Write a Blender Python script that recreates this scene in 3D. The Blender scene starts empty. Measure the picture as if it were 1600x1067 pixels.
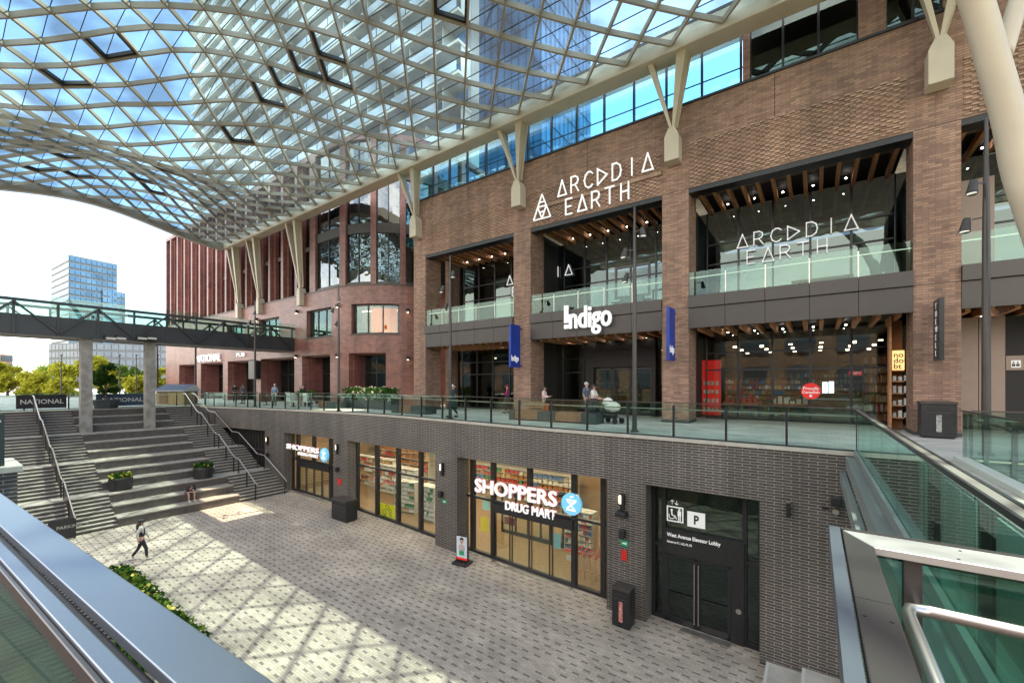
import bpy, bmesh, math, random
from mathutils import Vector, Matrix, Euler
random.seed(7)
R = math.radians
sc = bpy.context.scene
COL = sc.collection
# ------------------------------------------------------------------ camera
F = 664.0
CZ = 1.7
cam_d = bpy.data.cameras.new('camera'); cam = bpy.data.objects.new('camera', cam_d); COL.objects.link(cam)
YAW = math.asin(.581)
cam.location = (0, 0, CZ); cam.rotation_euler = (R(90), 0, YAW)
cam_d.sensor_width = 36; cam_d.lens = F/1600*36; cam_d.shift_y = 66.5/1600
cam_d.clip_start = .05; cam_d.clip_end = 3000
sc.camera = cam
# ------------------------------------------------------------------ light
SUN_AZ = Vector((.32, 1)).normalized(); SUN_EL = R(64.5)
w = bpy.data.worlds.new('World'); sc.world = w; w.use_nodes = True
nt = w.node_tree; nt.nodes.clear()
out = nt.nodes.new('ShaderNodeOutputWorld'); bg = nt.nodes.new('ShaderNodeBackground')
sky = nt.nodes.new('ShaderNodeTexSky'); sky.sky_type = 'NISHITA'; sky.sun_disc = False
sky.sun_elevation = SUN_EL; sky.sun_rotation = math.atan2(SUN_AZ.x, SUN_AZ.y); sky.dust_density = 1.0; sky.ozone_density = 1.5; sky.air_density = 1.1
tc = nt.nodes.new('ShaderNodeTexCoord'); mp = nt.nodes.new('ShaderNodeMapping'); mp.inputs['Scale'].default_value = (1, 1, 2.6)
nz = nt.nodes.new('ShaderNodeTexNoise'); nz.inputs['Scale'].default_value = 2.3; nz.inputs['Detail'].default_value = 8; nz.inputs['Roughness'].default_value = .6
cr = nt.nodes.new('ShaderNodeValToRGB'); cr.color_ramp.elements[0].position = .50; cr.color_ramp.elements[1].position = .72
cr.color_ramp.elements[1].color = (.8, .8, .8, 1)
mx = nt.nodes.new('ShaderNodeMixRGB'); mx.inputs[2].default_value = (12.5, 11.2, 9.6, 1)
L = nt.links.new
L(tc.outputs['Generated'], mp.inputs[0]); L(mp.outputs[0], nz.inputs[0]); sy = nt.nodes.new('ShaderNodeSeparateXYZ'); ca = nt.nodes.new('ShaderNodeMath'); ca.operation = 'MULTIPLY_ADD'; ca.inputs[1].default_value = -.2   # cloudier on the side away from the sun
L(tc.outputs['Generated'], sy.inputs[0]); L(sy.outputs[1], ca.inputs[0]); L(nz.outputs[0], ca.inputs[2]); L(ca.outputs[0], cr.inputs[0]); L(cr.outputs[0], mx.inputs[0])
L(sky.outputs[0], mx.inputs[1]); L(mx.outputs[0], bg.inputs[0]); bg.inputs[1].default_value = .15; L(bg.outputs[0], out.inputs[0])
sd = bpy.data.lights.new('sun', 'SUN'); sd.energy = 3.6; sd.angle = R(.53); sd.color = (1, .86, .65)
so = bpy.data.objects.new('sun', sd); COL.objects.link(so)
sv = Vector((SUN_AZ.x*math.cos(SUN_EL), SUN_AZ.y*math.cos(SUN_EL), math.sin(SUN_EL)))
so.rotation_euler = (-sv).to_track_quat('-Z', 'Y').to_euler()
so.location = (0, 0, 60)
sc.view_settings.view_transform = 'Standard'; sc.view_settings.look = 'None'
sc.view_settings.exposure = 1.72; sc.view_settings.gamma = 1
cy = sc.cycles
cy.max_bounces = 7; cy.diffuse_bounces = 3; cy.glossy_bounces = 4; cy.transmission_bounces = 4; cy.transparent_max_bounces = 40
cy.caustics_reflective = False; cy.caustics_refractive = False; cy.sample_clamp_indirect = 6
cy.use_denoising = True
# ------------------------------------------------------------------ photo geometry helpers
FW = Vector((-.581, .8138, 0)); RT = Vector((.8138, .581, 0))
def ray(x, y): return FW + RT*((x-800)/F) + Vector((0, 0, (600-y)/F))
def atD(x, y, d): return Vector((0, 0, CZ)) + ray(x, y)*d
def atY(x, y, Y): r = ray(x, y); return Vector((0, 0, CZ)) + r*(Y/r.y)
def atX(x, y, X): r = ray(x, y); return Vector((0, 0, CZ)) + r*(X/r.x)
def atZ(x, y, Z): r = ray(x, y); return Vector((0, 0, CZ)) + r*((Z-CZ)/r.z)
def proj(p):
    q = Vector(p)-Vector((0, 0, CZ)); d = q.dot(FW); return 800+F*q.dot(RT)/d, 600-F*q.z/d, d
def interp(tab, x, smooth=True):
    if x <= tab[0][0]: return tab[0][1]
    for (a, va), (b, vb) in zip(tab, tab[1:]):
        if x <= b:
            t = (x-a)/(b-a)
            if smooth: t = t*t*(3-2*t)
            return va+(vb-va)*t
    return tab[-1][1]
WT = [(-60, 12.9), (-42, 13.0), (-38, 13.3), (-33, 13.9), (-28, 14.4), (-22, 14.4), (-14, 14.05), (-9, 13.8), (1.5, 13.6), (9, 13.6)]
def W(X): return interp(WT, X, False)
def zf(X): return -6.1 - .0207*max(-31, min(-1, X))
def XW(x, off=0):
    X = -10
    for _ in range(12): X = atY(x, 600, W(X)+off).x
    return X
# ------------------------------------------------------------------ mesh builder
class MB:
    def __init__(s): s.v = []; s.f = []
    def quad(s, a, b, c, d):
        n = len(s.v); s.v += [tuple(a), tuple(b), tuple(c), tuple(d)]; s.f.append((n, n+1, n+2, n+3)); return s
    def tri(s, a, b, c):
        n = len(s.v); s.v += [tuple(a), tuple(b), tuple(c)]; s.f.append((n, n+1, n+2)); return s
    def hexa(s, p):
        n = len(s.v); s.v += [tuple(q) for q in p]
        for f in ((0, 3, 2, 1), (4, 5, 6, 7), (0, 1, 5, 4), (1, 2, 6, 5), (2, 3, 7, 6), (3, 0, 4, 7)): s.f.append(tuple(n+i for i in f))
        return s
    def box(s, x0, x1, y0, y1, z0, z1):
        if x0 > x1: x0, x1 = x1, x0
        if y0 > y1: y0, y1 = y1, y0
        return s.hexa([(x0, y0, z0), (x1, y0, z0), (x1, y1, z0), (x0, y1, z0), (x0, y0, z1), (x1, y0, z1), (x1, y1, z1), (x0, y1, z1)])
    def bar(s, p, q, wd, h, up=(0, 0, 1), w2=None, h2=None):
        p = Vector(p); q = Vector(q); d = (q-p).normalized(); u = Vector(up)
        sd_ = d.cross(u)
        if sd_.length < 1e-4: u = Vector((0, 1, 0)); sd_ = d.cross(u)
        sd_.normalize(); u = sd_.cross(d).normalized(); w2 = wd if w2 is None else w2; h2 = h if h2 is None else h2
        a = [p-sd_*wd/2-u*h/2, p+sd_*wd/2-u*h/2, p+sd_*wd/2+u*h/2, p-sd_*wd/2+u*h/2]
        b = [q-sd_*w2/2-u*h2/2, q+sd_*w2/2-u*h2/2, q+sd_*w2/2+u*h2/2, q-sd_*w2/2+u*h2/2]
        return s.hexa([a[0], a[1], b[1], b[0], a[3], a[2], b[2], b[3]])
    def tube(s, pts, r, seg=8, caps=True):
        pts = [Vector(p) for p in pts]; rs = r if isinstance(r, (list, tuple)) else [r]*len(pts); n0 = len(s.v)
        prev = None
        for i, p in enumerate(pts):
            d = (pts[min(i+1, len(pts)-1)]-pts[max(i-1, 0)]).normalized()
            if prev is None:
                a = d.orthogonal().normalized()
            else:
                a = (prev-d*prev.dot(d)).normalized()
            prev = a; b = d.cross(a)
            for k in range(seg):
                t = 2*math.pi*k/seg; s.v.append(tuple(p+(a*math.cos(t)+b*math.sin(t))*rs[i]))
        for i in range(len(pts)-1):
            for k in range(seg):
                k2 = (k+1) % seg; s.f.append((n0+i*seg+k, n0+i*seg+k2, n0+(i+1)*seg+k2, n0+(i+1)*seg+k))
        if caps:
            s.f.append(tuple(n0+k for k in reversed(range(seg)))); m = n0+(len(pts)-1)*seg; s.f.append(tuple(m+k for k in range(seg)))
        return s
    def sphere(s, c, rx, ry=None, rz=None, nu=10, nv=7, z0=-1):
        ry = ry or rx; rz = rz or rx; n0 = len(s.v)
        for j in range(nv+1):
            ph = -math.pi/2+math.pi*j/nv; zz = max(z0, math.sin(ph)); cc = math.cos(math.asin(zz)) if zz > -1 else 0
            for i in range(nu):
                t = 2*math.pi*i/nu; s.v.append((c[0]+rx*cc*math.cos(t), c[1]+ry*cc*math.sin(t), c[2]+rz*zz))
        for j in range(nv):
            for i in range(nu):
                i2 = (i+1) % nu; s.f.append((n0+j*nu+i, n0+j*nu+i2, n0+(j+1)*nu+i2, n0+(j+1)*nu+i))
        return s
    def prism(s, poly, y0, y1):      # polygon in x,z pushed along y
        n = len(poly); n0 = len(s.v)
        s.v += [(x, y0, z) for x, z in poly]+[(x, y1, z) for x, z in poly]
        s.f.append(tuple(range(n0, n0+n))); s.f.append(tuple(reversed(range(n0+n, n0+2*n))))
        for i in range(n): j = (i+1) % n; s.f.append((n0+i, n0+n+i, n0+n+j, n0+j))
        return s
    def cyl(s, c, r, z0, z1, seg=16, r2=None): return s.tube([(c[0], c[1], z0), (c[0], c[1], z1)], [r, r2 or r], seg)
    def wall(s, xa, xb, o0, o1, z0, z1, fn=None, st=1.2):
        fn = fn or (lambda X: (X, W(X))); n = max(1, int(math.ceil(abs(xb-xa)/st)))
        zz0 = z0 if callable(z0) else (lambda X: z0); zz1 = z1 if callable(z1) else (lambda X: z1)
        n0 = len(s.v)
        for i in range(n+1):
            X = xa+(xb-xa)*i/n; x, y = fn(X)[:2]; e = 1e-3; x2, y2 = fn(X+e)[:2]
            l = math.hypot(x2-x, y2-y) or 1; nx, ny = -(y2-y)/l, (x2-x)/l
            for o, z in ((o0, zz0(X)), (o1, zz0(X)), (o1, zz1(X)), (o0, zz1(X))): s.v.append((x+nx*o, y+ny*o, z))
        for i in range(n):
            a = n0+4*i
            for k in range(4): k2 = (k+1) % 4; s.f.append((a+k, a+4+k, a+4+k2, a+k2))
        s.f.append((n0, n0+1, n0+2, n0+3)); m = n0+4*n; s.f.append((m+3, m+2, m+1, m))
        return s
    def mesh(s, name, smooth=False):
        me = bpy.data.meshes.new(name); me.from_pydata(s.v, [], s.f); me.update()
        bm = bmesh.new(); bm.from_mesh(me); bmesh.ops.recalc_face_normals(bm, faces=bm.faces); bm.to_mesh(me); bm.free()
        if smooth:
            for p in me.polygons: p.use_smooth = True
        return me
    def build(s, name, m, parent=None, smooth=False, bevel=0, label=None):
        o = bpy.data.objects.new(name, s.mesh(name, smooth)); o.data.materials.append(m); COL.objects.link(o)
        put(o, parent)
        if bevel:
            b = o.modifiers.new('b', 'BEVEL'); b.width = bevel; b.segments = 2; b.limit_method = 'ANGLE'
        if label: o['label'] = label
        return o
def put(o, parent):
    if parent is not None:
        o.parent = parent; o.matrix_parent_inverse = WM[parent].inverted() if parent in WM else Matrix()
    WM[o] = (WM[parent] @ Matrix()) if False else Matrix()
class _WM(dict): pass
WM = _WM()
def tag(o, label=None, cat=None, group=None, kind=None):
    if label: o['label'] = label
    if cat: o['category'] = cat
    if group: o['group'] = group
    if kind: o['kind'] = kind
    return o
def thing(name, label, cat, loc=(0, 0, 0), group=None, local=False, rz=0):
    o = bpy.data.objects.new(name, None); COL.objects.link(o); o.location = loc; o.rotation_euler = (0, 0, rz); o.empty_display_size = .2
    WM[o] = Matrix() if local else Matrix.Translation(loc)
    return tag(o, label, cat, group)
def struct(mb, name, m): return tag(mb.build(name, m), kind='structure')
def copy_tree(o, parent=None):
    c = o.copy(); COL.objects.link(c)
    if parent: c.parent = parent
    for ch in list(o.children): copy_tree(ch, c)
    return c
def place(root, loc, rz=0, label=None, group=None):
    root.location = loc; root.rotation_euler = (0, 0, rz)
    if label: root['label'] = label
    if group: root['group'] = group
    return root
# ------------------------------------------------------------------ materials
def newmat(n):
    m = bpy.data.materials.new(n); m.use_nodes = True; t = m.node_tree; b = t.nodes['Principled BSDF']; return m, t, b
def mat(n, c, rough=.6, metal=0, var=0, vs=4, bump=0, bs=40, emit=None, es=1, spec=None, streak=False):
    m, t, b = newmat(n); b.inputs['Roughness'].default_value = rough; b.inputs['Metallic'].default_value = metal
    b.inputs['Base Color'].default_value = (*c, 1)
    if spec is not None: b.inputs['Specular IOR Level'].default_value = spec
    tc = t.nodes.new('ShaderNodeTexCoord')
    if var:
        nz = t.nodes.new('ShaderNodeTexNoise'); nz.inputs['Scale'].default_value = vs; nz.inputs['Detail'].default_value = 6
        if streak:
            mp = t.nodes.new('ShaderNodeMapping'); mp.inputs['Scale'].default_value = (1, 1, .12); t.links.new(tc.outputs['Object'], mp.inputs[0]); t.links.new(mp.outputs[0], nz.inputs[0])
        else: t.links.new(tc.outputs['Object'], nz.inputs[0])
        r = t.nodes.new('ShaderNodeMapRange'); r.inputs[3].default_value = 1-var; r.inputs[4].default_value = 1+var; r.inputs[1].default_value = .3; r.inputs[2].default_value = .7
        h = t.nodes.new('ShaderNodeVectorMath'); h.operation = 'SCALE'; h.inputs[0].default_value = c
        t.links.new(nz.outputs[0], r.inputs[0]); t.links.new(r.outputs[0], h.inputs['Scale']); t.links.new(h.outputs[0], b.inputs['Base Color'])
        r2 = t.nodes.new('ShaderNodeMapRange'); r2.inputs[3].default_value = max(0, rough-.1); r2.inputs[4].default_value = min(1, rough+.12)
        t.links.new(nz.outputs[0], r2.inputs[0]); t.links.new(r2.outputs[0], b.inputs['Roughness'])
    if bump:
        n2 = t.nodes.new('ShaderNodeTexNoise'); n2.inputs['Scale'].default_value = bs; bp = t.nodes.new('ShaderNodeBump'); bp.inputs['Strength'].default_value = bump; bp.inputs['Distance'].default_value = .01
        t.links.new(tc.outputs['Object'], n2.inputs[0]); t.links.new(n2.outputs[0], bp.inputs['Height']); t.links.new(bp.outputs[0], b.inputs['Normal'])
    if emit: b.inputs['Emission Color'].default_value = (*emit, 1); b.inputs['Emission Strength'].default_value = es
    return m
def brick(n, c1, c2, mortar, bw, bh, ms=.008, rough=.8, bump=.6, flat=False, dark=None, big=.12, bias=0.0, offf=.5):
    m, t, b = newmat(n); N = t.nodes.new; K = t.links.new
    tc = N('ShaderNodeTexCoord'); sx = N('ShaderNodeSeparateXYZ'); K(tc.outputs['Object'], sx.inputs[0]); cx = N('ShaderNodeCombineXYZ')
    if flat: K(sx.outputs[0], cx.inputs[0]); K(sx.outputs[1], cx.inputs[1])
    else:
        ad = N('ShaderNodeMath'); ad.operation = 'ADD'; K(sx.outputs[0], ad.inputs[0]); K(sx.outputs[1], ad.inputs[1]); K(ad.outputs[0], cx.inputs[0]); K(sx.outputs[2], cx.inputs[1])
    br = N('ShaderNodeTexBrick'); K(cx.outputs[0], br.inputs['Vector'])
    br.inputs['Scale'].default_value = 1; br.inputs['Brick Width'].default_value = bw; br.inputs['Row Height'].default_value = bh; br.inputs['Mortar Size'].default_value = ms; br.inputs['Mortar Smooth'].default_value = .2
    br.inputs['Color1'].default_value = (*c1, 1); br.inputs['Color2'].default_value = (*c2, 1); br.inputs['Mortar'].default_value = (*mortar, 1); br.inputs['Bias'].default_value = bias; br.offset = offf
    nz = N('ShaderNodeTexNoise'); nz.inputs['Scale'].default_value = .6; nz.inputs['Detail'].default_value = 8; K(tc.outputs['Object'], nz.inputs[0])
    mr = N('ShaderNodeMapRange'); mr.inputs[1].default_value = .3; mr.inputs[2].default_value = .7; mr.inputs[3].default_value = 1-big; mr.inputs[4].default_value = 1+big; K(nz.outputs[0], mr.inputs[0])
    vm = N('ShaderNodeVectorMath'); vm.operation = 'SCALE'; K(mr.outputs[0], vm.inputs['Scale'])
    src = br.outputs['Color']
    ms_ = N('ShaderNodeMapping'); ms_.inputs['Scale'].default_value = (1.4, 1.4, .13) if not flat else (.5, .8, 1); K(tc.outputs['Object'], ms_.inputs[0]); n3 = N('ShaderNodeTexNoise'); n3.inputs['Scale'].default_value = 1.0; n3.inputs['Detail'].default_value = 9; n3.inputs['Roughness'].default_value = .7; K(ms_.outputs[0], n3.inputs[0])
    m3 = N('ShaderNodeMapRange'); m3.inputs[1].default_value = .35; m3.inputs[2].default_value = .62; m3.inputs[3].default_value = .74; m3.inputs[4].default_value = 1.12; K(n3.outputs[0], m3.inputs[0])
    mq = N('ShaderNodeMath'); mq.operation = 'MULTIPLY'; K(mr.outputs[0], mq.inputs[0]); K(m3.outputs[0], mq.inputs[1]); K(mq.outputs[0], vm.inputs['Scale'])
    if dark:
        def ma(op, a, bb=None):
            q = N('ShaderNodeMath'); q.operation = op
            for i, x in enumerate((a, bb)):
                if x is None: continue
                if isinstance(x, (int, float)): q.inputs[i].default_value = x
                else: K(x, q.inputs[i])
            return q.outputs[0]
        v = ma('DIVIDE', sx.outputs[1], bh); row = ma('FLOOR', v); odd = ma('FLOORED_MODULO', row, 2.0)
        u = ma('DIVIDE', sx.outputs[0], bw); u = ma('ADD', u, ma('MULTIPLY', odd, .5)); colm = ma('FLOOR', u)
        r4 = ma('FLOORED_MODULO', row, 4.0); sel = ma('COMPARE', r4, 1.0); sel.node.inputs[2].default_value = .1
        sh = ma('FLOORED_MODULO', ma('FLOOR', ma('DIVIDE', row, 4.0)), 2.0)
        c2_ = ma('FLOORED_MODULO', ma('ADD', colm, sh), 2.0); sel2 = ma('COMPARE', c2_, 0.0); sel2.node.inputs[2].default_value = .1
        wn = N('ShaderNodeTexWhiteNoise'); cc = N('ShaderNodeCombineXYZ'); K(row, cc.inputs[0]); K(colm, cc.inputs[1]); K(cc.outputs[0], wn.inputs[0])
        keep = ma('GREATER_THAN', wn.outputs[0], .08)
        s_ = ma('MULTIPLY', ma('MULTIPLY', sel, sel2), keep); s_ = ma('MULTIPLY', s_, ma('SUBTRACT', 1.0, br.outputs['Fac']))
        mm = N('ShaderNodeMixRGB'); K(s_, mm.inputs[0]); K(src, mm.inputs[1]); mm.inputs[2].default_value = (*dark, 1); src = mm.outputs[0]
    K(src, vm.inputs[0]); K(vm.outputs[0], b.inputs['Base Color']); b.inputs['Roughness'].default_value = rough
    fi = N('ShaderNodeTexNoise'); fi.inputs['Scale'].default_value = 60; K(tc.outputs['Object'], fi.inputs[0])
    hh = N('ShaderNodeMath'); hh.operation = 'SUBTRACT'; K(fi.outputs[0], hh.inputs[0]); K(br.outputs['Fac'], hh.inputs[1])
    bp = N('ShaderNodeBump'); bp.inputs['Strength'].default_value = bump; bp.inputs['Distance'].default_value = .012; K(hh.outputs[0], bp.inputs['Height']); K(bp.outputs[0], b.inputs['Normal'])
    return m
def glass(n, tint=(.8, .9, .87), ior=1.5, pane=0, boost=1.0, haze=0, hazec=(.6, .65, .65), rough=.01, wav=0, edge=(.8, 1, .95)):
    m = bpy.data.materials.new(n); m.use_nodes = True; t = m.node_tree; t.nodes.clear(); N = t.nodes.new; K = t.links.new
    o = N('ShaderNodeOutputMaterial'); tr = N('ShaderNodeBsdfTransparent'); tr.inputs[0].default_value = (*tint, 1)
    gl = N('ShaderNodeBsdfGlossy'); gl.inputs['Roughness'].default_value = rough; gl.inputs['Color'].default_value = (*edge, 1)
    lw_ = N('ShaderNodeLayerWeight'); lw_.inputs[0].default_value = .5; pw = N('ShaderNodeMath'); pw.operation = 'POWER'; pw.inputs[1].default_value = 4.5; K(lw_.outputs['Facing'], pw.inputs[0])
    f0 = min(.5, .04*boost); mu = N('ShaderNodeMath'); mu.operation = 'MULTIPLY_ADD'; mu.use_clamp = True; mu.inputs[1].default_value = .9-f0; mu.inputs[2].default_value = f0
    K(pw.outputs[0], mu.inputs[0]); mixs = N('ShaderNodeMixShader'); K(mu.outputs[0], mixs.inputs[0])
    base = tr.outputs[0]
    if pane:
        ge = N('ShaderNodeNewGeometry'); mr = N('ShaderNodeMapRange'); mr.inputs[3].default_value = 1-pane; K(ge.outputs['Random Per Island'], mr.inputs[0])
        tcp = N('ShaderNodeTexCoord'); np_ = N('ShaderNodeTexNoise'); np_.inputs['Scale'].default_value = .38; K(tcp.outputs['Object'], np_.inputs[0]); m3 = N('ShaderNodeMapRange'); m3.inputs[1].default_value = .38; m3.inputs[2].default_value = .6; m3.inputs[3].default_value = .42; K(np_.outputs[0], m3.inputs[0])  # tint noise put in to break the sunlight below into blotches
        ml = N('ShaderNodeMath'); ml.operation = 'MULTIPLY'; K(mr.outputs[0], ml.inputs[0]); K(m3.outputs[0], ml.inputs[1]); vs_ = N('ShaderNodeVectorMath'); vs_.operation = 'SCALE'; vs_.inputs[0].default_value = tint; K(ml.outputs[0], vs_.inputs['Scale']); K(vs_.outputs[0], tr.inputs[0])
    if haze:
        df = N('ShaderNodeBsdfDiffuse'); df.inputs[0].default_value = (*hazec, 1); tl = N('ShaderNodeBsdfTranslucent'); tl.inputs[0].default_value = (*hazec, 1)
        m1 = N('ShaderNodeMixShader'); m1.inputs[0].default_value = .5; K(df.outputs[0], m1.inputs[1]); K(tl.outputs[0], m1.inputs[2])
        m2 = N('ShaderNodeMixShader'); m2.inputs[0].default_value = haze; K(tr.outputs[0], m2.inputs[1]); K(m1.outputs[0], m2.inputs[2]); base = m2.outputs[0]
    if wav:
        tcn = N('ShaderNodeTexCoord'); nz = N('ShaderNodeTexNoise'); nz.inputs['Scale'].default_value = .8; bp = N('ShaderNodeBump'); bp.inputs['Strength'].default_value = wav; bp.inputs['Distance'].default_value = .05
        K(tcn.outputs['Object'], nz.inputs[0]); K(nz.outputs[0], bp.inputs['Height']); K(bp.outputs[0], gl.inputs['Normal'])
    K(base, mixs.inputs[1]); K(gl.outputs[0], mixs.inputs[2]); K(mixs.outputs[0], o.inputs[0]); return m
M = {}
M['brick'] = brick('brown_brick', (.36, .215, .15), (.205, .12, .088), (.15, .108, .082), .32, .085, .008, big=.12)
M['brick_relief'] = brick('brown_relief_brick', (.46, .30, .21), (.33, .205, .14), (.15, .11, .09), .32, .085, .008, big=.1)
M['dbrick'] = brick('dark_brick', (.076, .066, .061), (.052, .045, .042), (.35, .31, .265), .38, .08, .0078, rough=.55, big=.15)
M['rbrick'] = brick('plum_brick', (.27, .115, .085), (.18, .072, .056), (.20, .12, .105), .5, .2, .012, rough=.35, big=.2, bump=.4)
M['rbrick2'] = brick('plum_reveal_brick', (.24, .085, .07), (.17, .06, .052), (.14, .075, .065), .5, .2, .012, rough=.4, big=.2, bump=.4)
M['paver'] = brick('light_paver', (.46, .385, .315), (.345, .285, .23), (.22, .18, .145), .20, .07, .005, flat=True, dark=(.15, .125, .11), rough=.8, big=.14, bump=.35)
M['upaver'] = brick('upper_paver', (.66, .62, .55), (.54, .50, .45), (.42, .39, .34), .3, .1, .006, flat=True, rough=.75, big=.15, bump=.3)
M['stone'] = mat('pale_stone', (.40, .37, .32), .7, var=.14, vs=3, bump=.2, bs=60)
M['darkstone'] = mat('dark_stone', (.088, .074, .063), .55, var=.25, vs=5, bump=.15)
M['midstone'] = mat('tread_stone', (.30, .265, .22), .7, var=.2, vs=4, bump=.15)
M['conc'] = mat('concrete', (.25, .235, .205), .85, var=.3, vs=2.5, bump=.5, bs=25)
M['cream'] = mat('cream_steel', (.50, .43, .33), .45, var=.07, vs=1.5)
M['lattice'] = mat('lattice_steel', (.33, .285, .22), .5, var=.08, vs=1.5)
M['black'] = mat('black_metal', (.018, .018, .02), .35, var=.2, vs=8)
M['dmetal'] = mat('dark_panel', (.056, .048, .043), .42, metal=.2, var=.12, vs=2)
M['bluesteel'] = mat('cap_metal', (.27, .30, .35), .33, metal=.8, bump=.02, bs=90)
M['capedge'] = mat('cap_edge_metal', (.14, .155, .18), .4, metal=.5)
M['capdark'] = mat('cap_dark', (.13, .115, .11), .34, metal=.75)
M['steel'] = mat('brushed_steel', (.52, .475, .44), .33, metal=.9)
M['greysteel'] = mat('grey_beam', (.24, .27, .26), .4, metal=.3, var=.08)
M['bridge'] = mat('bridge_steel', (.028, .03, .034), .4, var=.15, vs=3)
M['wood'] = mat('slat_wood', (.55, .27, .12), .6, var=.3, vs=7, bump=.2, streak=False)
M['bench'] = mat('bench_wood', (.26, .13, .075), .6, var=.3, vs=10)
M['dconc'] = mat('dark_concrete', (.045, .055, .055), .6, var=.2)
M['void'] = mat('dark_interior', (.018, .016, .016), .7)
M['tan'] = mat('tan_panel', (.30, .22, .175), .45, var=.06)
M['white'] = mat('white_letter', (.8, .8, .79), .4, emit=(1, 1, 1), es=.06)
M['lwhite'] = mat('lit_letter', (.85, .85, .84), .4, emit=(1, 1, 1), es=.12)
M['redside'] = mat('red_side', (.55, .02, .02), .4)
M['lblue'] = mat('sign_blue', (.18, .55, .80), .35, emit=(.2, .6, .9), es=.12)
M['navy'] = mat('banner_navy', (.008, .035, .26), .45, var=.35, vs=1.2)
M['red'] = mat('shop_red', (.55, .015, .015), .5, emit=(1, .03, .02), es=.1)
M['lamp'] = mat('lit_lamp', (1, .9, .75), .5, emit=(1, .80, .5), es=3)
M['ceil'] = mat('ceiling_panel_light', (1, 1, 1), .5, emit=(1, .86, .62), es=8)
M['dl'] = mat('downlight', (1, 1, 1), .5, emit=(1, .93, .82), es=12)
M['warmwall'] = mat('shop_wall', (.46, .32, .19), .8, var=.1, vs=2)
M['bookwall'] = mat('bookshop_wall', (.16, .08, .04), .8)
M['floorwood'] = mat('shop_floor', (.30, .19, .10), .45, var=.15, vs=5)
M['shelf'] = mat('shelf_white', (.6, .58, .52), .5)
M['skin'] = mat('skin', (.48, .29, .21), .55)
M['hair'] = mat('dark_hair', (.03, .02, .015), .6); M['greyhair'] = mat('grey_hair', (.45, .42, .38), .7)
M['poster'] = mat('yellow_poster', (.75, .72, .02), .5, var=.1)
M['green'] = mat('exit_green', (.02, .30, .13), .5)
M['glass'] = glass('guard_glass', (.84, .93, .89), boost=1.0)
M['glassn'] = glass('near_guard_glass', (.58, .80, .72), boost=1.3)
M['glassg'] = glass('green_guard_glass', (.80, .90, .86), boost=.8)
M['shopglass'] = glass('shop_glass', (.96, .98, .95), boost=1.0)
M['darkglass'] = glass('dark_shop_glass', (.30, .32, .32), boost=2.0, wav=.15)
M['mirror'] = glass('tower_glass', (.10, .18, .26), boost=8, wav=.3, edge=(.55, .78, 1))
M['terrglass'] = glass('terrace_glass', (.55, .85, .92), boost=2.0, edge=(.75, .95, 1))
M['canglass'] = glass('canopy_glass', (.67, .93, 1.0), boost=.7, pane=.2, haze=.05, hazec=(.55, .60, .64))
M['storeglass'] = glass('store_glass', (.85, .87, .84), boost=1.7, wav=.1)
M['cornerglass'] = glass('corner_glass', (.25, .28, .30), boost=4.5, wav=.6, edge=(.85, .95, 1))
M['lens'] = mat('lamp_lens', (.8, .78, .7), .2, emit=(1, .95, .85), es=.15)
M['ceil2'] = mat('track_light', (1, 1, 1), .5, emit=(1, .82, .55), es=4.0)
M['post'] = mat('dark_green_post', (.022, .030, .032), .35, metal=.3)
M['sky_pale_cap'] = mat('cap_with_sky_reflection', (.66, .62, .57), .36, metal=.6, var=.04, vs=9)  # same metal as the dark cap, sky reflection painted in as a pale colour
M['towerwall'] = mat('tower_wall', (.34, .35, .37), .7, var=.06)
M['towerwall2'] = mat('far_tower_wall', (.13, .145, .16), .6)
M['twhite'] = mat('balcony_white', (.62, .62, .60), .6)
M['balglass'] = mat('balcony_glass', (.36, .47, .62), .2, spec=.8)
M['mirror2'] = mat('blue_curtain_glass', (.04, .15, .36), .25, var=.3, vs=.25, spec=.6)
M['mirrorline'] = mat('dark_blue_mullion', (.015, .05, .14), .4)
M['bandblue'] = mat('far_window_blue', (.09, .18, .27), .15, metal=.4, var=.35, vs=.15)
M['bandgrey'] = mat('far_window_grey', (.12, .15, .19), .2, metal=.4, var=.3, vs=.2)
M['dwhite'] = mat('dim_letter', (.8, .8, .8), .5, emit=(1, 1, 1), es=.12)
M['twig'] = mat('bare_twigs', (.26, .19, .19), .9)
# ------------------------------------------------------------------ writing
def text(name, s, size, m, parent, origin, right, up=(0, 0, 1), ext=.03, off=0., align='LEFT', sx=1., sp=1., center=False, bev=0):
    cu = bpy.data.curves.new(name, 'FONT'); cu.body = s; cu.size = size; cu.extrude = ext; cu.offset = off; cu.align_x = align; cu.space_character = sp; cu.resolution_u = 3
    t = bpy.data.objects.new(name, cu); COL.objects.link(t); dg = bpy.context.evaluated_depsgraph_get()
    me = bpy.data.meshes.new_from_object(t.evaluated_get(dg)); bpy.data.objects.remove(t); bpy.data.curves.remove(cu)
    r = Vector(right).normalized(); u = Vector(up).normalized(); n = r.cross(u)
    mt = Matrix(((r.x*sx, u.x, n.x, origin[0]), (r.y*sx, u.y, n.y, origin[1]), (r.z*sx, u.z, n.z, origin[2]), (0, 0, 0, 1)))
    me.transform(mt); me.materials.clear(); me.materials.append(m)
    o = bpy.data.objects.new(name, me); COL.objects.link(o); put(o, parent); return o
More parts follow.
